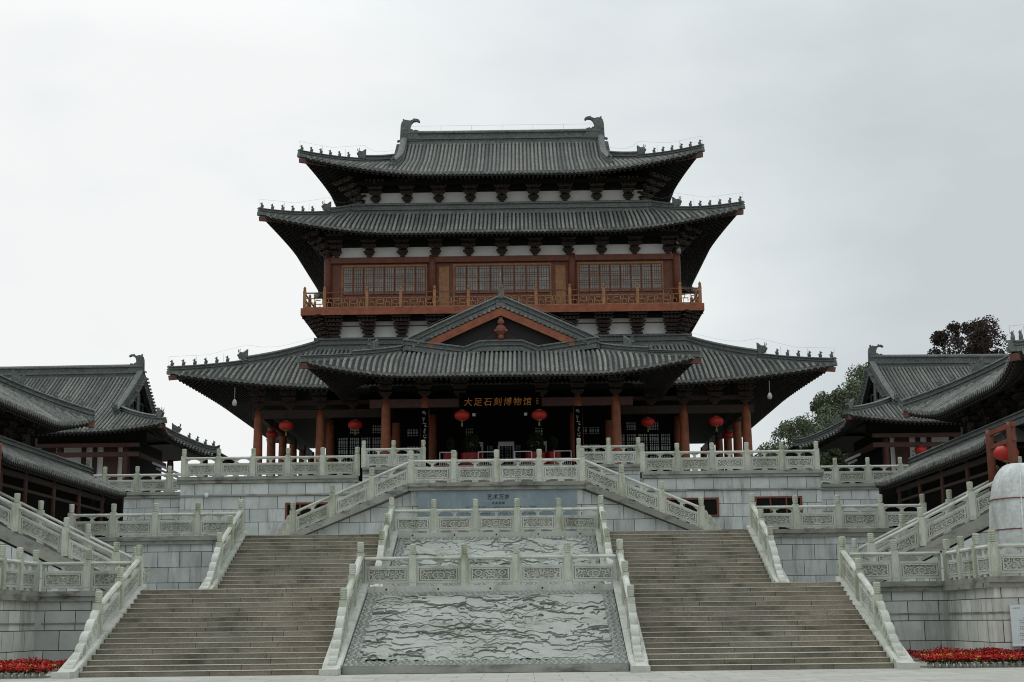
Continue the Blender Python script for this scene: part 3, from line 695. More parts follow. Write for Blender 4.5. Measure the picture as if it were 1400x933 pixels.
class Roof:
    def __init__(s, cx, cy, ax, ay, ts, z0, H, Ht, lift, out, rot=0, k=.25, gable=False, u0=.42):
        s.cx, s.cy, s.ax, s.ay, s.ts, s.z0, s.H, s.Ht, s.lift, s.out, s.rot, s.k, s.gable, s.u0 = cx, cy, ax, ay, ts, z0, H, Ht, lift, out, rot, k, gable, u0
        s.A = {0: ax, 2: ax, 1: ay, 3: ay}; s.D = {0: ay, 2: ay, 1: ax, 3: ax}
    def g(s, t):
        v = t/s.Ht; return s.H*(v*(1-s.k)+s.k*v*v)
    def hw(s, side, t):
        return s.A[side]-min(t, s.ts)
    def tfull(s, side): return s.ay if (s.gable and side in (0, 2)) else s.ts
    def loc(s, side, a, t, dz=0, din=0):
        h = s.hw(side, t); u = min(1, abs(a)/max(h, 1e-6)); q = max(0, (u-s.u0)/(1-s.u0))**2*max(0, 1-t/s.ts)**1.5
        z = s.z0+s.g(t)+s.lift*q+dz; d = s.D[side]-t+s.out*q-din; aa = a+math.copysign(s.out*q, a)
        if side == 0: p = (aa, -d)
        elif side == 1: p = (d, aa)
        elif side == 2: p = (-aa, d)
        else: p = (-d, -aa)
        c, sn = cos(s.rot), sin(s.rot)
        return (s.cx+p[0]*c-p[1]*sn, s.cy+p[0]*sn+p[1]*c, z)
    def tmax(s, side, a):
        b = s.A[side]-s.ts
        return s.tfull(side) if abs(a) <= b else s.A[side]-abs(a)
    def build(s, parent, name='roof', sides=(0, 1, 3), pitch=.24, R=.078, soffit_in=2.4, wall_in=None, beasts=6, hips=(0, 1), bspace=.68, rh=.42, rafter=.27, flat_corner=False, wire=True):
        tubes = MB(); base = MB(); sof = MB(); drip = MB()
        for side in (0, 1, 2, 3):
            tf = s.tfull(side); A = s.A[side]; nt = max(6, int(tf/.5)); nu = 61
            for mbx, dz, tlim in ((base, 0, tf), (sof, -.20, min(soffit_in, s.ts))):
                P = []
                for i in range(nu):
                    for j in range(nt+1):
                        t = tlim*j/nt; P.append(s.loc(side, (2*i/(nu-1)-1)*s.hw(side, t), t, dz, 0 if dz == 0 else .04))
                mbx.grid(P, nu, nt+1)
            if side not in sides: continue
            n = int(2*A/pitch); off = (2*A-n*pitch)/2
            for i in range(n+1):
                a = -A+off+i*pitch; tm = s.tmax(side, a)
                if tm < .12: continue
                m = max(1, int(tm/.36)); P = []; ring = 5; cnt = 0; jz = random.uniform(-.012, .016)
                for j in range(m):
                    for e, rr in ((0, 1.08), (.96, .90)):
                        t = tm*(j+e)/m if j+e > 0 else -.05
                        c = Vector(s.loc(side, a, max(t, 0), .0)); 
                        dv = Vector(s.loc(side, a+.01 if a < A-.02 else a, max(t, 0)))-Vector(s.loc(side, a-.01 if a > -A+.02 else a, max(t, 0)))
                        dv = dv.normalized(); up = Vector((0, 0, 1))
                        if t < 0:
                            c2 = Vector(s.loc(side, a, .1)); c = c+(c-c2).normalized()*.05
                        for q in range(ring):
                            an = pi*q/(ring-1); P.append(c+dv*(-cos(an)*R*rr)+up*(sin(an)*R*rr*1.05+.012+jz))
                        cnt += 1
                F = [(x*ring+q, x*ring+q+1, (x+1)*ring+q+1, (x+1)*ring+q) for x in range(cnt-1) for q in range(ring-1)]
                tubes.poly(P, F, True)
                # round end cap
                c = Vector(s.loc(side, a, 0)); c2 = Vector(s.loc(side, a, .1)); o = (c-c2).normalized(); c = c+o*.055
                dv = (Vector(s.loc(side, a+.01, 0))-Vector(s.loc(side, a-.01, 0))).normalized()
                tubes.poly([c+dv*(cos(2*pi*q/8)*R*1.12)+Vector((0, 0, 1))*(sin(2*pi*q/8)*R*1.12+.02) for q in range(8)], [tuple(range(8))])
                # drip tile between rolls
                am = a+pitch/2
                if am < A:
                    c = Vector(s.loc(side, am, 0))+o*.03; w = pitch/2-.01
                    tubes.poly([c-dv*w+Vector((0, 0, .02)), c+dv*w+Vector((0, 0, .02)), c+dv*w*.8+Vector((0, 0, -.07)), c+Vector((0, 0, -.13)), c-dv*w*.8+Vector((0, 0, -.07))], [(0, 1, 2, 3, 4)])
            # fascia between roof and soffit
            P = []
            for i in range(nu):
                a = (2*i/(nu-1)-1)*A; P.append(s.loc(side, a, 0, .0, .01)); P.append(s.loc(side, a, 0, -.20, .04))
            sof.poly(P, [(2*i, 2*i+2, 2*i+3, 2*i+1) for i in range(nu-1)])
            # rafters
            nr = int(2*A/rafter)
            for i in range(nr+1):
                a = -A+i*2*A/nr; tm = min(soffit_in, s.tmax(side, a))
                if tm < .25: continue
                p0 = s.loc(side, a, 0, -.26, .10); p1 = s.loc(side, a, min(tm, .9), -.27); p2 = s.loc(side, a, tm, -.33)
                sof.bar(p0, p1, .10, .10)
                if tm > .9: 
                    p1b = s.loc(side, a, .75, -.38); sof.bar(p1b, (p2[0], p2[1], p2[2]-.06), .12, .12)
        roof = part(name, base, 'pan', parent)
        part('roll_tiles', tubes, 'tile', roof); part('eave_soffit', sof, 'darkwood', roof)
        # hip ridges; hip 0 joins side0/side3 (left front), 1: side0/side1 (right front)
        for hpi in hips:
            sg = -1 if hpi == 0 else 1
            T = [s.ts*(1-i/14) for i in range(15)]
            pts = [Vector(s.loc(0, sg*s.hw(0, t), t, .02)) for t in T]
            ext_ = pts[-1]+(pts[-1]-pts[-2]).normalized()*.12; pts.append(ext_+Vector((0, 0, .03)))
            # arc lengths from tip
            dist = [0]
            for i in range(len(pts)-1, 0, -1): dist.append(dist[-1]+(pts[i]-pts[i-1]).length)
            dist = dist[::-1]
            split = .3+bspace*beasts+.45
            K_ = next((i for i in range(len(dist)) if dist[i] <= split), len(dist)-1); fK = (dist[K_-1]-split)/max(1e-6, dist[K_-1]-dist[K_]) if K_ else 0
            pm_ = pts[K_-1].lerp(pts[K_], fK) if K_ else pts[0]
            up_ = pts[:K_]+[pm_]; lo_ = [pm_]+pts[K_:]
            m_ = MB()
            if len(up_) > 1: m_.sweep(up_, sec_ridge(.30, rh))
            if len(lo_) > 1: m_.sweep(lo_, sec_ridge(.27, rh*.62))
            hr = part('hip_ridge', m_, 'ridge', roof)
            def at(d_):
                for i in range(len(dist)-1):
                    if dist[i] >= d_ >= dist[i+1]:
                        f = (dist[i]-d_)/max(1e-6, dist[i]-dist[i+1]); return pts[i].lerp(pts[i+1], f), (pts[i+1]-pts[i])
                return pts[0], pts[1]-pts[0]
            for q in range(beasts):
                p, dd = at(.22+bspace*q); rz = math.atan2(dd.y, dd.x)
                link('ridge_beast', BEAST, roof, (p.x, p.y, p.z+rh*.60), rz)
            p, dd = at(.3+bspace*beasts+.25); rz = math.atan2(dd.y, dd.x)
            link('hip_beast', BIGB, roof, (p.x, p.y, p.z+rh*.62), rz)
            # corner beam under the tip
            cb = MB(); a0 = Vector(s.loc(0, sg*s.hw(0, 0), 0, -.30)); a1 = Vector(s.loc(0, sg*s.hw(0, min(s.ts, soffit_in)), min(s.ts, soffit_in), -.45))
            cb.bar(a0+(a0-a1).normalized()*.02, a1, .24, .26); part('corner_beam', cb, 'beam_end', roof)
            if wire:
                w = MB(); q = [at(.02)[0]+Vector((0, 0, rh*.6)), at(.02)[0]+Vector((0, 0, rh*.6+.5)), at(split*.5)[0]+Vector((0, 0, rh*.6+.5))]+[at(split+(dist[0]*.97-split)*k/5)[0]+Vector((0, 0, rh+.62-.42*min(1, k/1.5))) for k in range(6)]
                for i in range(len(q)-1): w.bar(q[i], q[i+1], .007, .007)
                for f in (.35, .7): 
                    pp, _ = at(split*f); w.bar(pp+Vector((0, 0, rh*.6)), pp+Vector((0, 0, rh+.3)), .012, .012)
                part('lightning_wire', w, 'metal', roof)
        return roof
def ridge_line(pts, w, h, parent, name='ridge', mat='ridge'):
    m = MB(); m.sweep(pts, sec_ridge(w, h)); return part(name, m, mat, parent)

# brackets ------------------------------------------------------------
def bracket_mesh(name, tiers, w, depth, h, mat='bracket'):
    """stack of cross arms widening upwards, front towards -y; wall plane at y=0, base z=0."""
    b = MB(); th = h/tiers
    b.box(-.13, .13, -.26, .05, 0, th*.55)
    for i in range(tiers):
        z = i*th; f = (i+1)/tiers; ww = w*(.35+.65*f)/2; dd = depth*f
        b.box(-.05, .05, -dd-.12, .1, z+th*.38, z+th*.72)           # outward arm
        b.box(-ww, ww, -dd-.05, -dd+.05, z+th*.42, z+th*.74)
        b.box(-ww*.75, ww*.75, -.08, .04, z+th*.42, z+th*.74)
        if i > 1: b.box(-ww*.85, ww*.85, -dd*.5-.05, -dd*.5+.05, z+th*.42, z+th*.74)
        for x in (-ww, -ww*.5, 0, ww*.5, ww):
            b.box(x-.075, x+.075, -dd-.09, -dd+.09, z+th*.76, z+th*1.1)
    return b.mesh(name, M[mat])
# ================================================================== MAIN HALL
YC = 88.3
hall = thing('temple_hall', 'tall timber hall with three upturned grey tiled roofs and a red brown balcony', 'temple hall', (0, 78, Z4))
HO = Vector((0, 78, Z4))
class HP:  # parent proxy: parts are authored in world coordinates
    pass
def wpart(name, mb, mat, parent, origin):
    o = link(name, mb.mesh(name, M[mat], (0, 0, 0)), parent); return o
hall.location = (0, 0, 0)
# roof 3 (top, hip and gable)
r3 = Roof(0, YC, 10.65, 7.2, 4.1, 27.62, 4.35, 7.2, .82, 1.15, gable=True, k=.30, u0=.35)
R3 = r3.build(hall, 'top_roof', soffit_in=2.6, beasts=6, bspace=.70, rh=.5)
bx3 = 10.65-4.1
ridge_line([(-bx3+.2, YC, 31.86), (-bx3/2, YC, 31.84), (0, YC, 31.84), (bx3/2, YC, 31.84), (bx3-.2, YC, 31.86)], .42, .95, R3, 'main_ridge')
for s in (-1, 1):
    link('ridge_dragon', CHI, R3, (s*(bx3-.28), YC, 32.05), 0 if s < 0 else pi).scale = (1.12, 1.12, 1.12)
    pts = []
    for i in range(12):
        t = 7.15-(7.15-1.6)*i/11; p = r3.loc(0, s*(bx3-.16), t, .04); pts.append(p)
    ridge_line(pts, .34, .52, R3, 'verge_ridge')
    link('ridge_beast', BEAST, R3, (pts[-1][0], pts[-1][1]-.05, pts[-1][2]+.45), -pi/2)
    # verge tiles on the outer side of the gable
    m = MB()
    for i in range(16):
        t = 7.0-(7.0-4.1)*i/15
        for sd in (0, 2):
            p = r3.loc(sd, s*(bx3) if sd == 0 else -s*bx3, t, .02); m.bar((p[0]-s*.1, p[1], p[2]), (p[0]+s*.32, p[1], p[2]-.05), .14, .12)
    part('verge_tiles', m, 'tile', R3)
    m = MB(); m.poly([(s*(bx3-.25), YC-6.2, 27.9), (s*(bx3-.25), YC+6.2, 27.9), (s*(bx3-.25), YC+3.1, 29.45), (s*(bx3-.25), YC, 31.75), (s*(bx3-.25), YC-3.1, 29.45)], [(0, 1, 2, 3, 4)]); part('gable_wall', m, 'red', R3)
w = MB(); w.bar((-bx3, YC, 33.15), (bx3, YC, 33.15), .008, .008)
for k in range(7): w.bar((-6+k*2, YC, 32.7), (-6+k*2, YC, 33.15), .012, .012)
part('lightning_wire', w, 'metal', R3)
# roof 2
r2 = Roof(0, YC, 12.55, 9.2, 3.95, 23.48, 2.5, 3.95, .85, 1.15, k=.22, u0=.45)
R2 = r2.build(hall, 'middle_roof', soffit_in=2.4, beasts=6, bspace=.72, rh=.5)
yb2 = YC-(9.2-3.95)
ridge_line([(-9.05, yb2-.5, 25.50), (9.05, yb2-.5, 25.50)], .4, .70, R2, 'skirt_ridge')
# roof 1
r1 = Roof(0, YC, 16.2, 12.9, 6.0, 13.9, 3.45, 6.0, .62, 1.35, k=.22, u0=.5)
R1 = r1.build(hall, 'lower_roof', soffit_in=3.2, beasts=6, bspace=.70, rh=.5)
yb1 = YC-(12.9-6.0)
ridge_line([(-10.95, yb1-.5, 16.98), (10.95, yb1-.5, 16.98)], .4, .66, R1, 'skirt_ridge')
# porch roof: ridge runs towards the viewer
YP = 77.6
rp = Roof(0, YP, 7.2, 8.95, 3.9, 13.62, 4.25, 8.95, .62, .95, rot=pi/2, k=-.08, gable=True, u0=.5)
# local side 3 (x=-d) faces -y in the world after rotating +90 deg
RP = rp.build(hall, 'porch_roof', sides=(0, 2, 3), soffit_in=3.0, beasts=0, hips=(), rh=.4)
for sg in (-1, 1):
    pts = [Vector(rp.loc(3, sg*rp.hw(3, t), t, .02)) for t in [3.9*(1-i/14) for i in range(15)]]
    pts.append(pts[-1]+(pts[-1]-pts[-2]).normalized()*.12)
    ridge_line(pts[:9], .30, .36, RP, 'hip_ridge'); ridge_line(pts[8:], .27, .22, RP, 'hip_ridge')
    p = pts[5]; link('hip_beast', BIGB, RP, (p.x, p.y, p.z+.3), math.atan2(pts[6].y-pts[5].y, pts[6].x-pts[5].x))
    cb = MB(); a0 = Vector(rp.loc(3, sg*rp.hw(3, 0), 0, -.30)); a1 = Vector(rp.loc(3, sg*rp.hw(3, 2.5), 2.5, -.45)); cb.bar(a0, a1, .26, .28); part('corner_beam', cb, 'beam_end', RP)
yg = YP-7.2+3.9   # gable plane
# band at the gable foot
bz = [(-5.05, 15.62), (-1.95, 15.18), (-1.12, 15.50), (0, 15.52), (1.12, 15.50), (1.95, 15.18), (5.05, 15.62)]
ridge_line([(x, yg-.42, z) for x, z in bz], .34, .50, RP, 'gable_foot_ridge')
m = MB(); m.ext([(-5.3, 15.25)]+[(x, z+.1) for x, z in bz]+[(5.3, 15.25)], 'y', yg-.36, yg-.3); part('gable_foot_wall', m, 'tile', RP)
# verges of the porch gable, bargeboards, ornament
def gz(x): return rp.z0+rp.g(8.95-abs(x))
for s in (-1, 1):
    pts = [(s*x, yg-.30, gz(x)+.06) for x in np.linspace(0.0, 5.2, 12)]
    ridge_line(pts, .38, .56, RP, 'verge_ridge')
    m = MB()
    for i in range(21):
        x = .15+i*.235; z = gz(x)
        m.bar((s*x, yg-.05, z+.0), (s*x, yg-.62, z-.04), .15, .13)
    part('verge_tiles', m, 'tile', RP)
    m = MB(); out = []
    xs = np.linspace(0, 3.9, 10)
    o = [(s*x, gz(x)-.14) for x in xs]+[(s*x, gz(x)-.14-.43) for x in xs[::-1]]
    m.ext(o, 'y', yg-.56, yg-.48); part('bargeboard', m, 'redbright', RP)
    m = MB(); xs = np.linspace(0, 5.1, 10); o = [(s*x, gz(x)+.02) for x in xs]+[(s*x, gz(x)-.12) for x in xs[::-1]]; m.ext(o, 'y', yg-.50, yg+.1); part('verge_board', m, 'darkwood', RP)
m = MB(); m.ext([(-4.9, 15.4), (4.9, 15.4), (0, gz(0)-.1)], 'y', yg-.1, yg-.05); part('gable_wall', m, 'darkwood', RP)
m = MB(); m.ext([(-1.6, 15.6), (0, 16.7), (1.6, 15.6)], 'y', yg-.16, yg-.11); part('gable_panel', m, 'bracket', RP)
m = MB()
for cz, R_ in ((16.93, .18), (16.5, .29), (16.12, .16)): m.lathe((0, 0, 0), [(R_, 0), (R_*1.02, .04), (R_*.9, .09)], 12); m.v[-36:] = [(x, yg-.57-z_, cz+y_) for x, y_, z_ in m.v[-36:]]
for q in range(3): m.lathe((0, 0, 0), [(.10, 0), (.08, .05)], 8); m.v[-16:] = [(x+(-.28+.28*q), yg-.66-z_, 16.45+y_) for x, y_, z_ in m.v[-16:]]
m.box(-.09, .09, yg-.6, yg-.5, 15.85, 17.2); part('gable_ornament', m, 'red', RP)
ridge_line([(0, yg-.5, gz(0)+.1), (0, 82.5, gz(0)+.1)], .4, .42, RP, 'main_ridge')
m = MB(); m.lathe((0, yg-.45, gz(0)+.3), [(.16, 0), (.18, .2), (.10, .35), (.13, .5), (.07, .7), (.09, .8), (.05, 1.0), (.02, 1.55)], 10); part('spire', m, 'ridge', RP)
w = MB()
for s in (-1, 1):
    w.bar((0, yg-.3, gz(0)+.75), (s*5.1, yg-.3, gz(5.1)+.75), .008, .008)
part('lightning_wire', w, 'metal', RP)

# tower body: lower band, balcony, upper storey, top band -----------------
BR_L = bracket_mesh('bracket_set', 6, 1.05, .95, 1.28)
BR_U = bracket_mesh('bracket_set', 4, 1.0, 1.1, 1.25)
yw = 81.2
def bodybox(name, mat, hx, y0, y1, z0, z1):
    m = MB(); m.box(-hx, hx, y0, y1, z0, z1); return part(name, m, mat, hall)
YB = 2*YC-yw
bodybox('lower_wall', 'plaster', 10.25, yw-.2, YB+.2, 16.9, 18.75)
m = MB(); m.box(-10.5, 10.5, yw-.30, yw-.203, 17.2, 17.62); m.box(-10.5, 10.5, yw-.27, yw-.203, 18.30, 18.36); part('lower_beam', m, 'red', hall)
xsb = [k*1.95 for k in range(-5, 6)]
for x in xsb: link('bracket_set', BR_L, hall, (x, yw-.2, 17.50))
for s in (-1, 1):
    for k in range(4): link('bracket_set', BR_L, hall, (s*10.25, yw+1.2+k*1.95, 17.50), s*pi/2)
    o = link('bracket_set', BR_L, hall, (s*10.2, yw-.15, 17.5), s*pi/4); o.scale = (1.25, 1.25, 1)
# balcony
yb = 79.85
m = MB(); m.box(-11.55, 11.55, yb, 2*YC-yb, 18.98, 19.16); part('balcony_floor', m, 'darkwood', hall)
m = MB(); m.box(-11.6, 11.6, yb-.08, yb-.003, 18.76, 19.18); m.box(-11.6, -11.553, yb-.003, 2*YC-yb, 18.76, 19.18); m.box(11.553, 11.6, yb-.003, 2*YC-yb, 18.76, 19.18)
part('balcony_fascia', m, 'redbright', hall)
m = MB(); m.box(-10.9, 10.9, 80.3, 80.95, 18.6, 18.975); m.box(-10.9, -10.3, 80.95, 95, 18.6, 18.975); m.box(10.3, 10.9, 80.95, 95, 18.6, 18.975); part('balcony_joist', m, 'dark', hall)
rail = MB(); zr = 19.18
def fret(mb, x0, x1, y, z0, z1, ax='x'):
    w = x1-x0
    def B_(a, b_, c, d):
        if ax == 'x': mb.box(a, b_, y-.02, y+.02, c, d)
        else: mb.box(y-.02, y+.02, a, b_, c, d)
    B_(x0, x1, z0, z0+.06); B_(x0, x1, z1-.05, z1)
    h = z1-z0; n = max(1, round(w/.47)); c = w/n
    for i in range(n):
        a = x0+i*c
        if i % 2 == 0:
            B_(a, a+c*.75, z0+h*.50, z0+h*.58); B_(a+c*.70, a+c*.78, z0+h*.2, z0+h*.58); B_(a+c*.3, a+c*.38, z0+h*.56, z1); B_(a+c*.2, a+c*.26, z0+.05, z0+h*.5)
        else:
            B_(a+c*.1, a+c, z0+h*.34, z0+h*.42); B_(a+c*.1, a+c*.18, z0+h*.36, z0+h*.8); B_(a+c*.1, a+c*.7, z0+h*.72, z0+h*.80); B_(a+c*.6, a+c*.68, z0+.05, z0+h*.36); B_(a+c*.88, a+c*.95, z0+h*.42, z1)
        B_(a-.02, a+.02, z0, z1)
pxs = [-11.4]+[k*1.95 for k in range(-5, 6) if abs(k) != 5]+[-10.25, 10.25, 11.4]; pxs = sorted(pxs)
bal = link('balcony_railing', None, hall)
fr = MB()
for a, b_ in zip(pxs[:-1], pxs[1:]): fret(fr, a+.08, b_-.08, yb+.08, zr+.03, zr+.62)
for s in (-1, 1):
    for k in range(4): fret(fr, yb+.15+k*1.95, yb+.15+(k+1)*1.95-.1, s*11.4, zr+.03, zr+.62, 'y')
part('fretwork', fr, 'ochre', bal)
tr = MB(); tr.box(-11.5, 11.5, yb+.05, yb+.11, zr+.88, zr+.95); tr.box(-11.43, -11.37, yb+.11, 96, zr+.88, zr+.95); tr.box(11.37, 11.43, yb+.11, 96, zr+.88, zr+.95); part('top_rail', tr, 'red', bal)
pm = MB(); pm.box(-.085, .085, -.085, .085, 0, 1.05); pm.lathe((0, 0, 0), [(.05, 1.05), (.08, 1.1), (.085, 1.2), (.05, 1.26), (.03, 1.3)], 8); pm = pm.mesh('railing_post', M['ochre'])
for x in pxs: link('railing_post', pm, bal, (x, yb+.08, zr))
for s in (-1, 1):
    for k in range(1, 5): link('railing_post', pm, bal, (s*11.4, yb+.1+k*1.95, zr))
# upper storey
bodybox('upper_wall', 'red', 10.1, yw+.12, YB-.12, 19.16, 22.5)
colm = MB(); colm.lathe((0, 0, 0), [(.23, 0), (.23, 3.1), (.20, 3.42)], 14); colm = colm.mesh('column', M['red'])
for x in (-10.25, -4.1, 4.1, 10.25): link('column', colm, hall, (x, yw, 19.16))
m = MB(); m.box(-10.4, 10.4, yw-.13, yw+.11, 22.14, 22.48); part('upper_beam', m, 'red', hall)
def lattice_window(w, h, nx, nz, bar=.03):
    f = MB(); t = .05
    f.box(0, t, -.04, .0, 0, h); f.box(w-t, w, -.04, 0, 0, h); f.box(t, w-t, -.04, 0, h-t, h); f.box(t, w-t, -.04, 0, 0, t)
    for i in range(1, nx): x = t+(w-2*t)*i/nx; f.box(x-bar/2, x+bar/2, -.032, -.008, t, h-t)
    for j in range(1, nz):
        z = t+(h-2*t)*j/nz
        if j % 4 == 2: continue
        f.box(t, w-t, -.028, -.012, z-bar/2, z+bar/2)
    q = MB(); q.box(t, w-t, -.006, 0, t, h-t)
    return f, q
_w = {}
def win(parent, x, y, z, w, h, nx, nz, fm='ochre', pm_='paper', name='lattice_window', bar=.03):
    k = (round(w, 3), round(h, 3), nx, nz, fm, pm_)
    if k not in _w:
        f, q = lattice_window(w, h, nx, nz, bar); _w[k] = (f.mesh('lattice', M[fm]), q.mesh('pane', M[pm_]))
    o = link(name, _w[k][0], parent, (x, y, z)); link('pane', _w[k][1], o)
for (xa, xb) in ((-9.38, -4.5), (-2.8, 2.8), (4.5, 9.38)):
    n = 8; w = (xb-xa)/n
    for i in range(n): win(hall, xa+i*w+.015, yw+.09, 20.28, w-.03, 1.66, 4, 12, 'windowred')
    m = MB(); m.box(xa-.08, xb+.08, yw+.05, yw+.115, 21.95, 22.06); m.box(xa-.08, xa-.004, yw+.05, yw+.115, 19.2, 21.95); m.box(xb+.004, xb+.08, yw+.05, yw+.115, 19.2, 21.95); part('window_surround', m, 'ochre', hall)
for xa in (-3.72, 3.12):
    m = MB(); m.box(xa, xa+.6, yw+.06, yw+.115, 19.4, 21.9); part('door_panel', m, 'ochre', hall); 
m = MB(); m.box(-10.1, 10.1, yw+.0, YB, 22.5, 23.6); part('upper_plaster_band', m, 'plaster', hall)
for x in xsb: link('bracket_set', BR_U, hall, (x, yw, 22.48))
for s in (-1, 1):
    for k in range(6): link('bracket_set', BR_U, hall, (s*10.1, yw+1.4+k*1.95, 22.48), s*pi/2)
    o = link('bracket_set', BR_U, hall, (s*10.15, yw, 22.48), s*pi/4); o.scale = (1.3, 1.3, 1)
m = MB(); m.box(-11.3, 11.3, 80.05, 80.25, 23.35, 23.6); m.box(-11.3, -11.1, 80.25, 96, 23.35, 23.6); m.box(11.1, 11.3, 80.25, 96, 23.35, 23.6); m.box(-10.2, 10.2, yw-.3, yw-.02, 23.1, 23.7); part('eave_purlin', m, 'dark', hall)
# top storey
yt = 83.35; YT = 2*YC-yt
m = MB(); m.box(-8.6, 8.6, yt, YT, 25.6, 27.75); part('top_plaster_band', m, 'plaster', hall)
BR_T = bracket_mesh('bracket_set', 4, 1.0, 1.0, 1.2)
for k in range(-4, 5): link('bracket_set', BR_T, hall, (k*1.92, yt, 26.42))
for s in (-1, 1):
    for k in range(5): link('bracket_set', BR_T, hall, (s*8.6, yt+1.2+k*1.95, 26.42), s*pi/2)
    o = link('bracket_set', BR_T, hall, (s*8.55, yt, 26.42), s*pi/4); o.scale = (1.5, 1.5, 1)
m = MB(); m.box(-9.6, 9.6, 82.25, 82.45, 27.3, 27.55); m.box(-9.6, -9.4, 82.45, 94, 27.3, 27.55); m.box(9.4, 9.6, 82.45, 94, 27.3, 27.55); m.box(-8.7, 8.7, yt-.3, yt-.02, 27.1, 27.6); part('top_purlin', m, 'dark', hall)

# ground storey
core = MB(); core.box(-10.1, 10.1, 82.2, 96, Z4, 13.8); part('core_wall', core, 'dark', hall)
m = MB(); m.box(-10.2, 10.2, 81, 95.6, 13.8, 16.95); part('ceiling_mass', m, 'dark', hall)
gcol = MB(); gcol.lathe((0, 0, 0), [(.36, 0), (.38, .1), (.3, .22), (.255, .24), (.265, 1.5), (.235, 3.6), (.2, 4.05)], 16); gcol = gcol.mesh('column', M['redbright'])
cols = []
for x in (-13.55, -10.1, 10.0, 13.45): cols.append((x, 78))
for x in (-6.1, -4.05, 4.0, 6.0): cols.append((x, 74.1))
for x in (-6.1, -4.05, 4.0, 6.0): cols.append((x, 80.2))
for s in (-1, 1):
    for k in range(1, 6): cols.append((s*13.5, 78+k*3.9))
    cols.append((s*10.1, 82.0))
for x, y in cols: link('column', gcol, hall, (x, y, Z4 if abs(y-74.1) > .01 else Z4))
for s in (-1, 1):
    for q in ((6.4, 13.9, 77.85, 78.15, 12.55, 12.98), (6.3, 13.9, 77.8, 78.2, 13.3, 13.5), (13.35, 13.65, 78.15, 97, 12.55, 12.98)):
        m = MB(); m.box(*sorted((s*q[0], s*q[1])), *q[2:]); part('lintel', m, 'bracket', hall)
for q in ((-6.95, -2.2), (2.1, 6.9)):
    m = MB(); m.box(*q, 73.95, 74.25, 12.46, 12.9); part('porch_lintel', m, 'reddark', hall)
m = MB(); m.box(-6.95, 6.9, 73.9, 74.3, 13.35, 13.6); m.box(-6.3, -5.9, 74.3, 81, 12.5, 12.9); m.box(5.8, 6.2, 74.3, 81, 12.5, 12.9); part('porch_purlin', m, 'dark', hall)
m = MB(); m.box(-7.5, 7.5, 73.2, 82, 14.3, 14.4); part('porch_ceiling', m, 'dark', hall)
for x in (-6.1, -4.05, -2.2, 2.1, 4.0, 6.0): link('bracket_set', BR_T, hall, (x, 74.1, 12.95))
for x in (-13.5, -11.8, -10.1, -8.3, 8.2, 10, 11.7, 13.4): link('bracket_set', BR_T, hall, (x, 78, 13.0))
for s in (-1, 1):
    m = MB(); m.box(*sorted((s*7.6, s*13.95)), 78.25, 98.3, 13.32, 13.42); part('gallery_shade_sheet', m, 'dark', hall)  # dark sheet added under the roof to blacken the gallery
# lattice doors and windows of the core
for xa, xb in ((-9.7, -6.4), (6.4, 9.7)):
    n = 5; w = (xb-xa)/n
    for i in range(n):
        win(hall, xa+i*w+.02, 82.17, 10.25, w-.04, 1.75, 5, 12, 'dark', 'paneglimmer', 'lattice_window', .045)
        if i % 2: win(hall, xa+i*w+.02, 82.17, 12.15, w-.04, .55, 5, 4, 'dark', 'paneglimmer', 'lattice_window', .045)
for xa, xb in ((-5.7, -4.2), (-2.3, -1.75), (-1.05, -.62), (-.45, .45), (.6, 1.0), (1.75, 2.3), (4.2, 5.6)):
    n = max(1, round((xb-xa)/.6)); w = (xb-xa)/n
    for i in range(n):
        win(hall, xa+i*w+.02, 82.17, 10.25, w-.04, 1.2, 4, 7, 'dark', 'paneglimmer', 'lattice_window', .05)
        if abs(xa) > 1.5: win(hall, xa+i*w+.02, 82.17, 11.95, w-.04, .5, 4, 4, 'dark', 'paneglimmer', 'lattice_window', .05)

# sign over the entrance
sg = thing('name_board', 'black board with seven orange gilt Chinese characters above the hall entrance', 'sign', (-.1, 73.6, 12.1))
m = MB(); m.box(-2.12, 2.12, 0, .1, 0, 1.02); part('board', m, 'signboard', sg)
text_mesh('大足石刻博物馆', .46, 'gold', sg, (-.12, -.03, .52), spacing=1.24, depth=.02)
m = MB()
for k in range(4): m.box(1.92, 1.97, -.01, 0, .40+k*.09, .44+k*.09); m.box(1.99, 2.03, -.01, 0, .42+k*.08, .45+k*.08)
part('signature', m, 'gold', sg)
for x in (-1.35, 1.35):
    m = MB(); m.box(x-.08, x+.08, -.05, .05, -.2, -.05); part('spotlight', m, 'metal', sg)
# couplet boards on the inner porch columns
for s, nm, x in ((-1, 'left', -4.05), (1, 'right', 4.0)):
    t = thing('couplet_board', 'tall dark couplet board hung on the %s inner porch column' % nm, 'sign', (x, 73.78, 9.3))
    m = MB(); m.box(-.22, .22, 0, .05, 0, 3.1); part('board', m, 'signboard', t)
    m = MB(); rr = random.Random(3)
    for k in range(9):
        for _ in range(5):
            a = rr.uniform(-.1, .06); z = 2.8-k*.31+rr.uniform(-.1, .1)
            if rr.random() < .55: m.box(a-.03, a+.08, -.006, -.001, z, z+.022)
            else: m.box(a, a+.022, -.006, -.001, z-.06, z+.06)
    part('lettering', m, 'palemark', t)

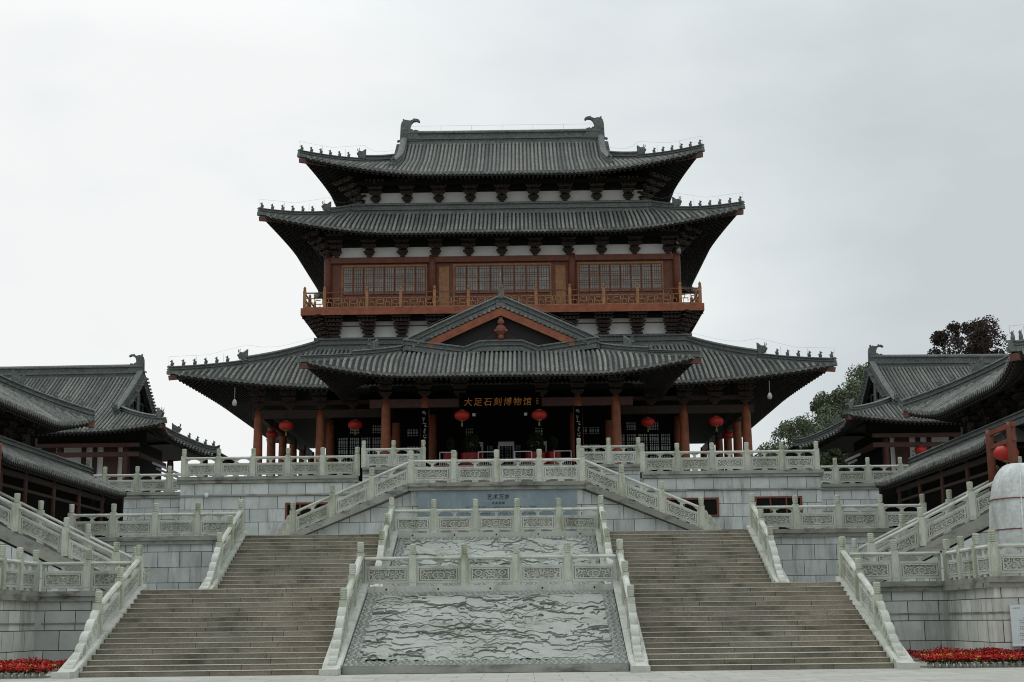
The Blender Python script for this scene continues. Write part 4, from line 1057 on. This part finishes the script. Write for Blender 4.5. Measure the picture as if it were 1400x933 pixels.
# lanterns -------------------------------------------------------------
def lantern_proto():
    t = thing('red_lantern', '', 'lantern')
    b = MB(); n = 24; prof = [(.14, -.25), (.26, -.235), (.36, -.17), (.415, -.08), (.425, 0), (.415, .08), (.36, .17), (.26, .235), (.14, .25)]
    P = []; F = []
    for r_, z in prof:
        for k in range(2*n): rr = r_*(1.0 if k % 2 else .955); P.append((rr*cos(pi*k/n), rr*sin(pi*k/n), z))
    N2 = 2*n
    for i in range(len(prof)-1):
        for k in range(N2): F.append((i*N2+k, i*N2+(k+1) % N2, (i+1)*N2+(k+1) % N2, (i+1)*N2+k))
    b.poly(P, F, True); part('silk_body', b, 'lantern', t)
    c = MB(); c.lathe((0, 0, .25), [(.14, 0), (.15, .03), (.10, .06)], 12); c.lathe((0, 0, -.31), [(.10, 0), (.15, .03), (.14, .06)], 12); part('cap_ring', c, 'tassel', t)
    c = MB(); c.lathe((0, 0, -.60), [(.06, 0), (.05, .15), (.025, .26), (.02, .30)], 8); part('tassel', c, 'tassel', t)
    c = MB(); c.bar((0, 0, .3), (0, 0, .78), .02, .02); part('hanging_cord', c, 'dark', t)
    index_kids(t); return t
LP = lantern_proto(); first = True
for x, y, z, sc_, lab in ((-2.05, 73, 11.86, 1, 'red lantern under the name board near its left end'), (1.95, 73, 11.84, 1, 'red lantern under the name board near its right end'),
        (-11.9, 77.4, 12.05, 1, 'red lantern hanging in the far left bay of the hall front'), (-8.1, 77.4, 12.05, 1, 'red lantern between the second column and the porch on the left'),
        (7.95, 77.4, 12.0, .95, 'red lantern just right of the porch columns'), (11.7, 77.4, 12.0, 1, 'red lantern hanging in the far right bay of the hall front'),
        (-13.4, 81.5, 12.1, .85, 'shaded red lantern behind the leftmost hall column'), (13.2, 83.5, 12.0, .9, 'dim red lantern deep behind the rightmost hall column'),
        (25.4, 86.8, 11.35, .95, 'red lantern before the white wall of the right rear pavilion'), (17.85, 49.3, 6.9, 1.05, 'red lantern in the red timber frame at the right edge')):
    o = LP if first else copy_tree(LP); first = False
    o.location = (x, y, z); o.scale = (sc_*.95,)*3; tag(o, lab, 'lantern', 'red lanterns hanging under the eaves')
# eave lamps
for s, nm in SN:
    t = thing('hanging_lamp', 'small pale lamp hanging under the %s end of the lowest roof' % nm, 'lamp', (s*14.2, 74.6, 12.75)); 
    m = MB(); m.lathe((0, 0, 0), [(.03, 0), (.12, .06), (.13, .18), (.08, .32), (.04, .36)], 12); part('bulb', m, 'potgrey', t)
    m = MB(); m.bar((0, 0, .4), (0, 0, 1.0), .025, .025); part('stem', m, 'metal', t)
t = thing('wall_lamp', 'grey lamp and camera fixed at the right corner of the balcony storey', 'lamp', (10.35, 80.85, 22.4))
m = MB(); m.lathe((0, 0, 0), [(.14, 0), (.15, .35), (.05, .45)], 10); part('housing', m, 'metal', t); m = MB(); m.lathe((0, 0, .6), [(.08, 0), (.14, .15), (.05, .3), (.02, .7)], 10); part('dome', m, 'white', t)

# entrance furniture -----------------------------------------------------
def pot_shrub(label, x, y, z, r, R_=.62, zs=1.0):
    t = thing('potted_shrub', label, 'potted plant', (x, y, z))
    m = MB(); m.lathe((0, 0, 0), [(r*.6, 0), (r*.9, .1), (r, .6), (r*.9, .95), (r*.98, 1.05), (r*.85, 1.08)], 20); part('pot', m, 'potred', t)
    m = MB(); q = random.Random(int(x*10)+50)
    for i in range(900):
        v = Vector((q.gauss(0, 1), q.gauss(0, 1), q.gauss(0, 1))).normalized()*R_*q.uniform(.75, 1.05); c = v+Vector((0, 0, 1.42)); d = Vector((q.gauss(0, 1), q.gauss(0, 1), q.gauss(0, 1))).normalized()*.06; e = d.orthogonal().normalized()*.04
        m.poly([c-d, c+e, c+d, c-e], [(0, 1, 2, 3)])
    t.scale = (1, 1, zs)
    part('foliage', m, 'leaf_green', t); m = MB(); m.lathe((0, 0, .7), [(.05, 0), (.04, .6)], 8); part('trunk', m, 'bark', t)
pot_shrub('round dark shrub in a big red pot nearest the left gate frame', -1.72, 77.0, Z4, .62, .45, 1.35)
pot_shrub('round dark shrub in a big red pot nearest the right gate frame', 1.78, 77.0, Z4, .62, .45, 1.35)
pot_shrub('smaller red pot between the left shrub and the porch column', -2.85, 77.2, Z4, .45, .22, 1.4)
pot_shrub('smaller red pot between the right shrub and the porch column', 2.75, 77.2, Z4, .45, .22, 1.4)
for i, (x, lab) in enumerate(((-1.6, 'grey metal door frame behind the left shrub, leftmost of three'), (.15, 'grey metal door frame in the middle of the entrance'), (1.98, 'grey metal door frame behind the right shrub, rightmost of three'))):
    t = thing('gate_frame', lab, 'gate', (x, 79.6, Z4), 0, 'metal gate frames in the entrance'); m = MB()
    m.box(-.45, -.36, -.2, .2, 0, 2.35); m.box(.36, .45, -.2, .2, 0, 2.35); m.box(-.36, .36, -.2, .2, 2.1, 2.35); part('frame', m, 'metal', t)
for x, lab in ((-.85, 'white tubular barrier left of the middle gate frame'), (1.1, 'white tubular barrier right of the middle gate frame'), (-2.9, 'white tubular barrier beside the left porch column'), (3.2, 'white tubular barrier beside the right porch column')):
    t = thing('barrier', lab, 'barrier', (x, 75.5, Z4), 0, 'white tubular barriers before the entrance'); m = MB()
    m.bar((-.45, 0, 0), (-.45, 0, 1.35), .045, .045); m.bar((.45, 0, 0), (.45, 0, 1.35), .045, .045); m.bar((-.45, 0, 1.33), (.45, 0, 1.33), .045, .045); m.bar((-.45, 0, .95), (.45, 0, .95), .03, .03); part('frame', m, 'white', t)
    m = MB()
    for k in range(8): m.bar((-.36+k*.1, 0, .1), (-.36+k*.1, 0, .95), .022, .022)
    part('bars', m, 'white', t)

# ================================================================== SIDE PAVILIONS
for s, nm in SN:
    # rear pavilion
    pv = thing('rear_pavilion', 'grey roofed pavilion with white wall panels and gable behind the %s side platform' % nm, 'pavilion', (0, 0, 0))
    cx = s*33.2
    YV = 93.5
    rr = Roof(cx, YV, 12.15, 8.0, 3.2, 13.05, 4.7, 8.0, .42, .45, gable=True, k=.22, u0=.6)
    RR = rr.build(pv, 'upper_roof', sides=(0, 1 if s < 0 else 3), soffit_in=2.0, beasts=0, hips=(1,) if s < 0 else (0,), rh=.34, wire=False)
    xg = cx-s*(12.15-3.2)           # inner gable plane
    ridge_line([(xg, YV, 17.6), (cx, YV, 17.55), (cx+s*9, YV, 17.6)], .4, .95, RR, 'main_ridge')
    link('ridge_dragon', CHI, RR, (xg+s*.25, YV, 17.95), pi if s < 0 else 0).scale = (.9, .9, .9)
    pts = [rr.loc(0, (1 if s < 0 else -1)*(8.95-.15), t, .04) for t in np.linspace(7.95, 2.3, 14)]
    ridge_line(pts, .34, .45, RR, 'verge_ridge'); p = pts[-1]; link('hip_beast', BIGB, RR, (p[0], p[1]-.1, p[2]+.25), -pi/2)
    pts = [rr.loc(2, (-1 if s < 0 else 1)*(8.95-.15), t, .04) for t in np.linspace(7.95, 3.3, 10)]
    ridge_line(pts, .34, .45, RR, 'verge_ridge')
    gzz = lambda yy: rr.z0+rr.g(8.0-abs(yy))
    m = MB(); m.poly([(xg+s*.45, YV-4.7, 14.6), (xg+s*.45, YV+4.7, 14.6), (xg+s*.45, YV, 17.6)], [(0, 1, 2)]); part('gable_wall', m, 'dark', RR)
    for q in (-1, 1):
        m = MB()
        for i in range(9):
            y0, y1 = q*4.8*i/9, q*4.8*(i+1)/9
            m.bar((xg-s*.02, YV+y0, gzz(y0)-.22), (xg-s*.02, YV+y1, gzz(y1)-.22), .07, .34)
        part('bargeboard', m, 'ridge', RR)
        m = MB()
        for i in range(17):
            yy = q*(.2+i*.27); m.bar((xg-s*.32, YV+yy, gzz(yy)-.06), (xg+s*.1, YV+yy, gzz(yy)), .12, .13)
        part('verge_tiles', m, 'tile', RR)
    m = MB()
    for k in range(9): yy = -3.2+k*.8; m.bar((xg+s*.38, YV+yy, 14.7), (xg+s*.38, YV+yy, gzz(yy)-.5), .07, .07)
    m.bar((xg+s*.36, YV-3.4, 15.3), (xg+s*.36, YV+3.4, 15.3), .07, .07); m.bar((xg+s*.36, YV-2.2, 16.0), (xg+s*.36, YV+2.2, 16.0), .07, .07); m.bar((xg+s*.3, YV, 15.4), (xg+s*.3, YV, 17.0), .1, .5)
    part('gable_frame', m, 'ridge', RR)
    ridge_line([(xg-s*.12, YV-4.75, 14.72), (xg-s*.12, YV+4.75, 14.72)], .3, .42, RR, 'gable_foot_ridge')
    # lower gallery roof: one slope falling towards the hall
    xs_, zs_ = np.linspace(22.6, 18.3, 12), []
    prof = [(x, 14.05-2.15*((22.6-x)/4.3)**.8+.18*max(0, (19.4-x)/1.1)**2) for x in xs_]
    Y0, Y1 = 89.4, 101.0
    m = MB(); m.grid([(s*x, y, z-.5*0) for x, z in prof for y in (Y0, Y1)], 12, 2); RG = part('gallery_roof', m, 'pan', pv)
    m = MB(); m.grid([(s*x, y, z-.22) for x, z in prof for y in (Y0, Y1)], 12, 2); m.grid([(s*x, Y0, z-dz) for x, z in prof for dz in (0, .22)], 12, 2)
    for k in range(40): yy = Y0+.15+k*.29; m.bar((s*18.45, yy, prof[-1][1]-.3), (s*20.4, yy, prof[5][1]-.32), .1, .1)
    part('eave_soffit', m, 'darkwood', RG)
    m = MB()
    for k in range(48):
        yy = Y0+.1+k*.24
        m.sweep([(s*x, yy, z+.01) for x, z in prof]+[(s*18.22, yy, prof[-1][1]+.01)], [(-.078, 0), (-.05, .06), (0, .08), (.05, .06), (.078, 0)], smooth=True)
    part('roll_tiles', m, 'tile', RG)
    m = MB()
    for x, z in prof[:-1]:
        for dx in (0, .19): m.bar((s*(x-dx), Y0-.45, z-.2-dx*.45), (s*(x-dx), Y0+.1, z+.02-dx*.45), .13, .12)
    part('verge_tiles', m, 'tile', RG)
    pts = [(s*x, Y0+.02, z+.05) for x, z in prof]+[(s*18.12, Y0+.02, prof[-1][1]+.12)]
    ridge_line(pts, .30, .34, RG, 'verge_ridge')
    rz = 0 if s < 0 else pi
    for q in range(4): x = 18.5+q*.52; z = np.interp(x, xs_[::-1], [p[1] for p in prof][::-1]); link('ridge_beast', BEAST, RG, (s*x, Y0+.02, z+.36), rz)
    z = np.interp(20.9, xs_[::-1], [p[1] for p in prof][::-1]); link('hip_beast', BIGB, RG, (s*20.9, Y0+.02, z+.34), rz)
    m = MB(); m.bar((s*18.4, Y0, prof[-1][1]-.35), (s*22.4, Y0, 13.5), .2, .24); part('verge_beam', m, 'darkwood', RG)
    # body
    m = MB(); m.box(*sorted((s*24.0, s*44)), 88.6, 98, ZS, 13.2); part('wall', m, 'plaster', pv)
    for q in ((22.6, 44, 87.15, 87.4, 12.22, 12.46), (22.6, 44, 87.1, 87.45, 11.62, 11.9), (22.6, 22.9, 87.45, 94, 11.62, 11.9)):
        m = MB(); m.box(*sorted((s*q[0], s*q[1])), *q[2:]); part('lintel', m, 'reddark', pv)
    m = MB(); m.box(*sorted((s*22.5, s*44)), 87.5, 88.4, 12.5, 13.4); part('eave_shade_beam', m, 'dark', pv)
    m = MB(); m.box(*sorted((s*23.93, s*23.998)), 88.55, 98, ZS, 13.2); part('side_cladding', m, 'dark', pv)
    for x, w_ in ((24.3, .9), (25.6, .28), (26.3, .28), (28.2, .9), (29.6, .28), (31.4, .28), (33.2, 1.0), (36.0, .3)):
        m = MB(); m.box(*sorted((s*x, s*(x+w_))), 88.5, 88.598, ZS, 12.5); part('timber_post', m, 'bracket' if w_ < .5 else 'reddark', pv)
    cm = MB(); cm.lathe((0, 0, 0), [(.22, 0), (.22, 3.7), (.19, 4.2)], 12); cm = cm.mesh('column', M['reddark'])
    for x in (23.4, 27.5, 31.6, 35.7): link('column', cm, pv, (s*x, 87.3, ZS))
    for x, y in ((19.2, 90.2), (19.2, 94), (21.4, 90.2)): link('column', cm, pv, (s*x, y, ZS)).scale = (1, 1, .88)
    # stair rails seen below the gallery roof
    m = MB()
    for k in range(3): m.bar((s*22.2, 88.9+k, 11.4-k*.25), (s*18.2, 88.9+k, 9.7-k*.25), .1, .14)
    part('sloping_rail', m, 'metal', pv)

    # forward side building, two eaves
    fb = thing('side_building', 'dark timber building with long grey tiled eaves at the %s edge' % nm, 'building', (0, 0, 0))
    r5 = Roof(s*24.0, 55.1, 5.6, 6.6, 4.4, 9.72, 2.7, 4.4, .62, .5, k=.2, u0=.45)
    R5 = r5.build(fb, 'upper_roof', sides=(1 if s < 0 else 3, 0), soffit_in=2.2, beasts=4, bspace=.62, hips=(1,) if s < 0 else (0,), rh=.42, pitch=.24)
    # rear hip (far corner) built explicitly
    sd = 1 if s < 0 else 3
    # side 1: along = +y ; side 3: along = -y
    far = 1 if s < 0 else -1
    pts = [Vector(r5.loc(sd, far*r5.hw(sd, t), t, .02)) for t in [4.4*(1-i/12) for i in range(13)]]
    ridge_line(pts, .28, .42, R5, 'hip_ridge')
    dd = pts[-1]-pts[-2]; rz = math.atan2(dd.y, dd.x)
    for q in (11, 10, 9, 8): link('ridge_beast', BEAST, R5, (pts[q].x, pts[q].y, pts[q].z+.36), rz)
    link('hip_beast', BIGB, R5, (pts[6].x, pts[6].y, pts[6].z+.34), rz)
    ridge_line([(s*24, 52.9, 12.4), (s*24, 57.3, 12.4)], .4, .8, R5, 'main_ridge')
    cb = MB(); a0 = Vector(r5.loc(sd, far*r5.hw(sd, 0), 0, -.28)); a1 = Vector(r5.loc(sd, far*r5.hw(sd, 2), 2, -.4)); cb.bar(a0, a1, .24, .24); part('corner_beam', cb, 'red', R5)
    r6 = Roof(s*19.5, 58.9, 1.75, 8.2, 1.7, 7.45, .95, 1.7, .12, .1, k=.1, u0=.8)
    R6 = r6.build(fb, 'corridor_roof', sides=(sd,), soffit_in=1.2, beasts=0, hips=(), pitch=.24, wire=False)
    ridge_line([(s*19.35, 50.9, 8.32), (s*19.35, 66.8, 8.32)], .3, .4, R6, 'corridor_ridge')
    link('ridge_beast', BEAST, R6, (s*19.35, 66.5, 8.7), pi/2)
    m = MB(); m.box(*sorted((s*20.9, s*29)), 48.9, 61.5, Z2, 9.6); m.box(*sorted((s*20.9, s*29)), 61.5, 68.5, Z2, 8.1); part('wall', m, 'bracket', fb)
    m = MB(); m.box(*sorted((s*20.4, s*20.89)), 49, 61.5, 9.0, 10.1); part('bracket_band', m, 'darkwood', fb)
    for y in (50.4, 52.7, 55.4, 58.8, 62.0):
        m = MB(); m.box(*sorted((s*20.3, s*20.6)), y-.13, y+.13, 7.9, 9.5); part('back_post', m, 'bracket', fb)
    cm2 = MB(); cm2.lathe((0, 0, 0), [(.12, 0), (.12, 2.5), (.11, 2.75)], 12); cm2 = cm2.mesh('column', M['reddark'])
    m = MB(); m.box(*sorted((s*19.3, s*20.85)), 51.2, 68.5, Z2, 8.0); m.box(*sorted((s*18.0, s*19.29)), 67.6, 67.9, Z2, 7.4); part('corridor_wall', m, 'dark', fb)
    for y in (52.7, 55.4, 58.8, 62.2, 65.6): link('column', cm2, fb, (s*18.4, y, Z2))
    m = MB(); m.box(*sorted((s*18.32, s*18.48)), 51.2, 66, 7.0, 7.2); m.box(*sorted((s*18.35, s*18.45)), 51.2, 66, 6.55, 6.65); part('lintel', m, 'bracket', fb)
    m = MB()
    for y in (50.6, 48.35): m.lathe((s*17.75, y, Z2), [(.15, 0), (.15, 2.9), (.14, 3.05)], 12)
    m.bar((s*17.75, 48.0, 7.75), (s*17.75, 50.8, 7.75), .12, .18); m.bar((s*17.75, 48.0, 7.25), (s*17.75, 50.8, 7.25), .10, .14)
    part('entrance_frame', m, 'red', fb)
    for y in (51.5, 53.6, 55.7, 57.8, 59.9): link('bracket_set', BR_T, fb, (s*20.4, y, 9.0), s*-pi/2)

# ================================================================== statue under sheeting, notice board, flowers
t = thing('wrapped_statue', 'tall statue wrapped in grey plastic sheeting tied with red cord on the right wing', 'statue', (16.72, 44.3, Z1))
m = MB(); P = []; nz, na = 46, 64
for i in range(nz):
    f = i/(nz-1); z = 3.5*f
    base = (1.14-.05*f)*(1-max(0, (f-.52)/.54)**3.4)**.5
    for k in range(na):
        a = 2*pi*k/na
        w = 1+.016*sin(a*9+f*5)+.030*sin(a*4-f*7)+.024*sin(a*23+3*f+2*sin(5*f))+.012*sin(a*33-8*f+3*sin(a*3))-.02*math.exp(-((f-.30)/.012)**2)-.02*math.exp(-((f-.66)/.012)**2)
        c, s_ = cos(a), sin(a); q = (abs(c)**3+abs(s_)**4)**(-1/4)
        P.append((base*q*w*c*.98, base*q*w*s_*.9, z))
F = [(i*na+k, i*na+(k+1) % na, (i+1)*na+(k+1) % na, (i+1)*na+k) for i in range(nz-1) for k in range(na)]; F.append(tuple((nz-1)*na+k for k in range(na)))
m.poly(P, F, True); part('plastic_sheet', m, 'cloth', t)
for fz, mat_, nme in ((19, 'cord', 'red_cord'), (31, 'cord', 'red_cord')):
    m = MB(); ring = [Vector(P[fz*na+k])*1.01 for k in range(na)]
    for k in range(na): ring[k].z = P[fz*na][2]; 
    for k in range(na): m.bar(ring[k], ring[(k+1) % na], .03, .03)
    part(nme, m, mat_, t)
m = MB(); kk = 43
for i in range(4, 40): m.bar(Vector(P[i*na+kk])*1.012, Vector(P[(i+1)*na+kk])*1.012, .04, .04)
part('white_ribbon', m, 'whitecord', t)
m = MB(); m.box(-1.2, 1.2, -1.1, 1.1, 0, .25); part('plinth', m, 'stone', t)

wc = thing('wall_camera', 'tiny white camera on the ledge of the left platform wall', 'camera', (-13.6, 65.85, 7.15)); m = MB(); m.lathe((0, 0, 0), [(.05, 0), (.10, .06), (.10, .16), (.04, .22)], 10); part('housing', m, 'white', wc)
t = thing('notice_board', 'pale blue notice board with printed lines on the right wing wall', 'notice board', (15.75, 41.36, .55))
m = MB(); m.box(-.85, .85, -.05, 0, 0, 1.12); part('board', m, 'board', t)
m = MB(); m.box(-.87, .87, -.07, 0, -.04, 0); part('bottom_rail', m, 'white', t)
m = MB(); marks(m, -.35, .35, .93, .085, -.052, 1); marks(m, -.2, .2, .83, .05, -.052, 1); marks(m, -.78, -.6, 1.02, .05, -.052, 1)
for k in range(11): marks(m, -.62 if k % 3 else -.5, .7-.25*((k*7) % 3 == 0), .74-k*.06, .042, -.052, .95)
part('lettering', m, 'ink', t)

potm = MB(); potm.lathe((0, 0, 0), [(.055, 0), (.075, .12), (.085, .125), (.083, .15), (.06, .15)], 10)
potmesh = potm.mesh('pot', M['potgrey'])
def bloom(seed, mat, n=46, R_=.13):
    q = random.Random(seed); m = MB()
    for i in range(n):
        c = Vector((q.uniform(-R_, R_), q.uniform(-R_, R_), q.uniform(.18, .34))); d = Vector((q.gauss(0, 1), q.gauss(0, 1), q.gauss(0, .6))).normalized()*.034; e = d.cross(Vector((q.gauss(0, 1), q.gauss(0, 1), q.gauss(0, 1)))).normalized()*.03
        m.poly([c-d, c-e, c+d, c+e], [(0, 1, 2, 3)])
    return m.mesh('flowers', M[mat])
def leaves(seed, n=40):
    q = random.Random(seed); m = MB()
    for i in range(n):
        c = Vector((q.uniform(-.11, .11), q.uniform(-.11, .11), q.uniform(.12, .26))); d = Vector((q.gauss(0, 1), q.gauss(0, 1), q.gauss(0, .8))).normalized()*.05; e = d.orthogonal().normalized()*.025
        m.poly([c-d, c-e, c+d, c+e], [(0, 1, 2, 3)])
    return m.mesh('leaves', M['leaf_green'])
BL = [bloom(i, 'petal') for i in range(3)]+[bloom(9, 'petalpink')]+[bloom(12, 'petalyellow', 14)]; LV = [leaves(i) for i in range(2)]
for s, nm in SN:
    xs0 = 11.62; k = 0
    for i in range(34):
        x = xs0+.10+i*.185; yy = 39.35-(0 if s > 0 else 0)
        t = thing('flower_pot', 'small pale pot of red flowers in the front row of the %s bed' % nm, 'flower pot', (s*(x+.25), yy+random.uniform(-.02, .02), 0), random.uniform(0, 6), 'flower pots edging the %s bed' % nm)
        link('pot', potmesh, t); link('flowers', BL[(i*7) % 3], t); link('leaves', LV[i % 2], t)
        if i % 5 == 2: link('yellow_blooms', BL[4], t)
    # the mass behind: too many to count
    q = random.Random(4+s); m = MB(); m2 = MB(); m3 = MB(); m4 = MB()
    for i in range(26000):
        x = q.uniform(xs0+.2, 21); y = q.uniform(39.5, 41.28)
        if x < 11.9+(y-39.3)*.6: pass
        zt = .16+.10*(y-39.4)+.03*sin(x*5)+.03*sin(y*9+x*2)
        c = Vector((s*x, y, zt+q.uniform(0, .12))); d = Vector((q.gauss(0, 1), q.gauss(0, 1), q.gauss(0, .6))).normalized()*.028; e = d.cross(Vector((q.gauss(0, 1), q.gauss(0, 1), q.gauss(0, 1)))).normalized()*.024
        yl = abs(y-39.95+.1*sin(x*3)) < .12 and q.random() < .28
        tgt = m3 if yl else (m4 if q.random() < .30 else (m2 if y > 40.6 and sin(x*1.3) > -.2 else m)); tgt.poly([c-d, c-e, c+d, c+e], [(0, 1, 2, 3)])
    root = thing('flower_bed', 'dense bed of red and crimson flowers at the foot of the %s wing wall' % nm, 'flower bed', (0, 0, 0)); root['kind'] = 'stuff'
    part('red_flowers', m, 'petal', root); part('crimson_flowers', m2, 'petalpink', root); part('yellow_flowers', m3, 'petalyellow', root); part('leaves', m4, 'leaf_green', root)

# ================================================================== trees
def tree(name, label, x, y, z0, h, R_, mat, n, seed, group=None, leaf=.22, squash=.8, trunk=.3, base=.35):
    q = random.Random(seed); t = thing(name, label, 'tree', (x, y, z0), 0, group)
    m = MB(); 
    pts = [Vector((0, 0, 0))]
    for i in range(1, 6): pts.append(Vector((q.uniform(-.15, .15)*i*.3, q.uniform(-.15, .15)*i*.3, h*.62*i/5)))
    def limb(a, b, r0, r1):
        d = (b-a).normalized(); u = d.orthogonal().normalized(); v = d.cross(u); P = []
        for c, r in ((a, r0), (b, r1)):
            for k in range(7): P.append(c+u*cos(2*pi*k/7)*r+v*sin(2*pi*k/7)*r)
        m.poly(P, [(k, (k+1) % 7, (k+1) % 7+7, k+7) for k in range(7)], True)
    for i in range(5): limb(pts[i], pts[i+1], trunk*(1-i*.15), trunk*(1-(i+1)*.15))
    cl = []
    for i in range(60):
        a = q.uniform(0, 2*pi); rr = R_*sqrt(q.random())*.9; zz = h*(base+(1-base)*q.random()); f = sqrt(max(.05, 1-((zz/h-base)/(1-base)*1.9-.95)**2))
        c = Vector((rr*cos(a)*f, rr*sin(a)*f, zz)); cl.append((c, R_*q.uniform(.13, .27)))
        st = pts[min(5, max(1, int(5*zz/h)))]; mid = st.lerp(c, .5)+Vector((0, 0, -.03*h))
        limb(st, mid, trunk*.35, trunk*.22); limb(mid, c, trunk*.22, trunk*.06)
    part('trunk', m, 'bark', t)
    m2 = MB()
    for i in range(n):
        c0, r0 = q.choice(cl); v = Vector((q.gauss(0, 1), q.gauss(0, 1), q.gauss(0, squash))); v = v.normalized()*r0*q.uniform(.3, 1.08)**.6
        c = c0+v; d = Vector((q.gauss(0, 1), q.gauss(0, 1), q.gauss(0, 1))).normalized()*leaf*q.uniform(.6, 1.3); e = d.cross(Vector((q.gauss(0, 1), q.gauss(0, 1), q.gauss(0, 1)))).normalized()*leaf*.55
        m2.poly([c-d, c-e, c+d, c+e], [(0, 1, 2, 3)])
    part('crown', m2, mat, t)
G = 'trees on the slope behind the right pavilions'
for i, (px, topz, Y, R_) in enumerate(((23.0, 16.4, 112, 3.8), (25.6, 17.8, 116, 4.0), (28.2, 20.0, 120, 4.0), (31.2, 22.4, 122, 4.2), (34.5, 22.0, 124, 4.6), (38.5, 21.5, 128, 4.8), (21.0, 13.8, 108, 2.8), (43.5, 21.5, 132, 5.0), (18.0, 12.9, 107, 2.8), (16.3, 11.6, 105, 2.4), (23.5, 15.4, 119, 4.6), (28.0, 18.6, 127, 5.2))):
    z0 = hillz(px, Y); labs = ['grey green tree with rounded crown low on the slope', 'second small grey green tree up the slope', 'mid sized tree in the middle of the wooded slope', 'tall tree touching the gable of the right rear pavilion', 'tallest green tree on the slope behind the right gable', 'green tree hidden behind the right rear roof', 'small tree between the hall eave and the lower pavilion roof', 'far green tree behind the right rear roof', 'low green tree touching the rightmost hall column', 'lowest tree just showing behind the right end of the platform balustrade', 'broad tree filling the foot of the wooded slope', 'broad tree filling the middle of the wooded slope behind the others']
    tree('broadleaf_tree', labs[i], px, Y, z0, topz-z0, R_, 'leaf_hill', 24000, 20+i, G, .12)
tree('dark_tree', 'dark purplish tree crown rising above the right rear pavilion ridge', 39.6, 120, hillz(39.6, 120), 25.9-hillz(39.6, 120), 3.9, 'leaf_dark', 17000, 77, None, .12, .8, .28, .74)
tree('small_tree', 'small olive green shrub tree behind the right side balustrade', 18.3, 78.5, ZS, 2.4, .75, 'leaf_mid', 5000, 51, None, .07, .9, .07, .2)
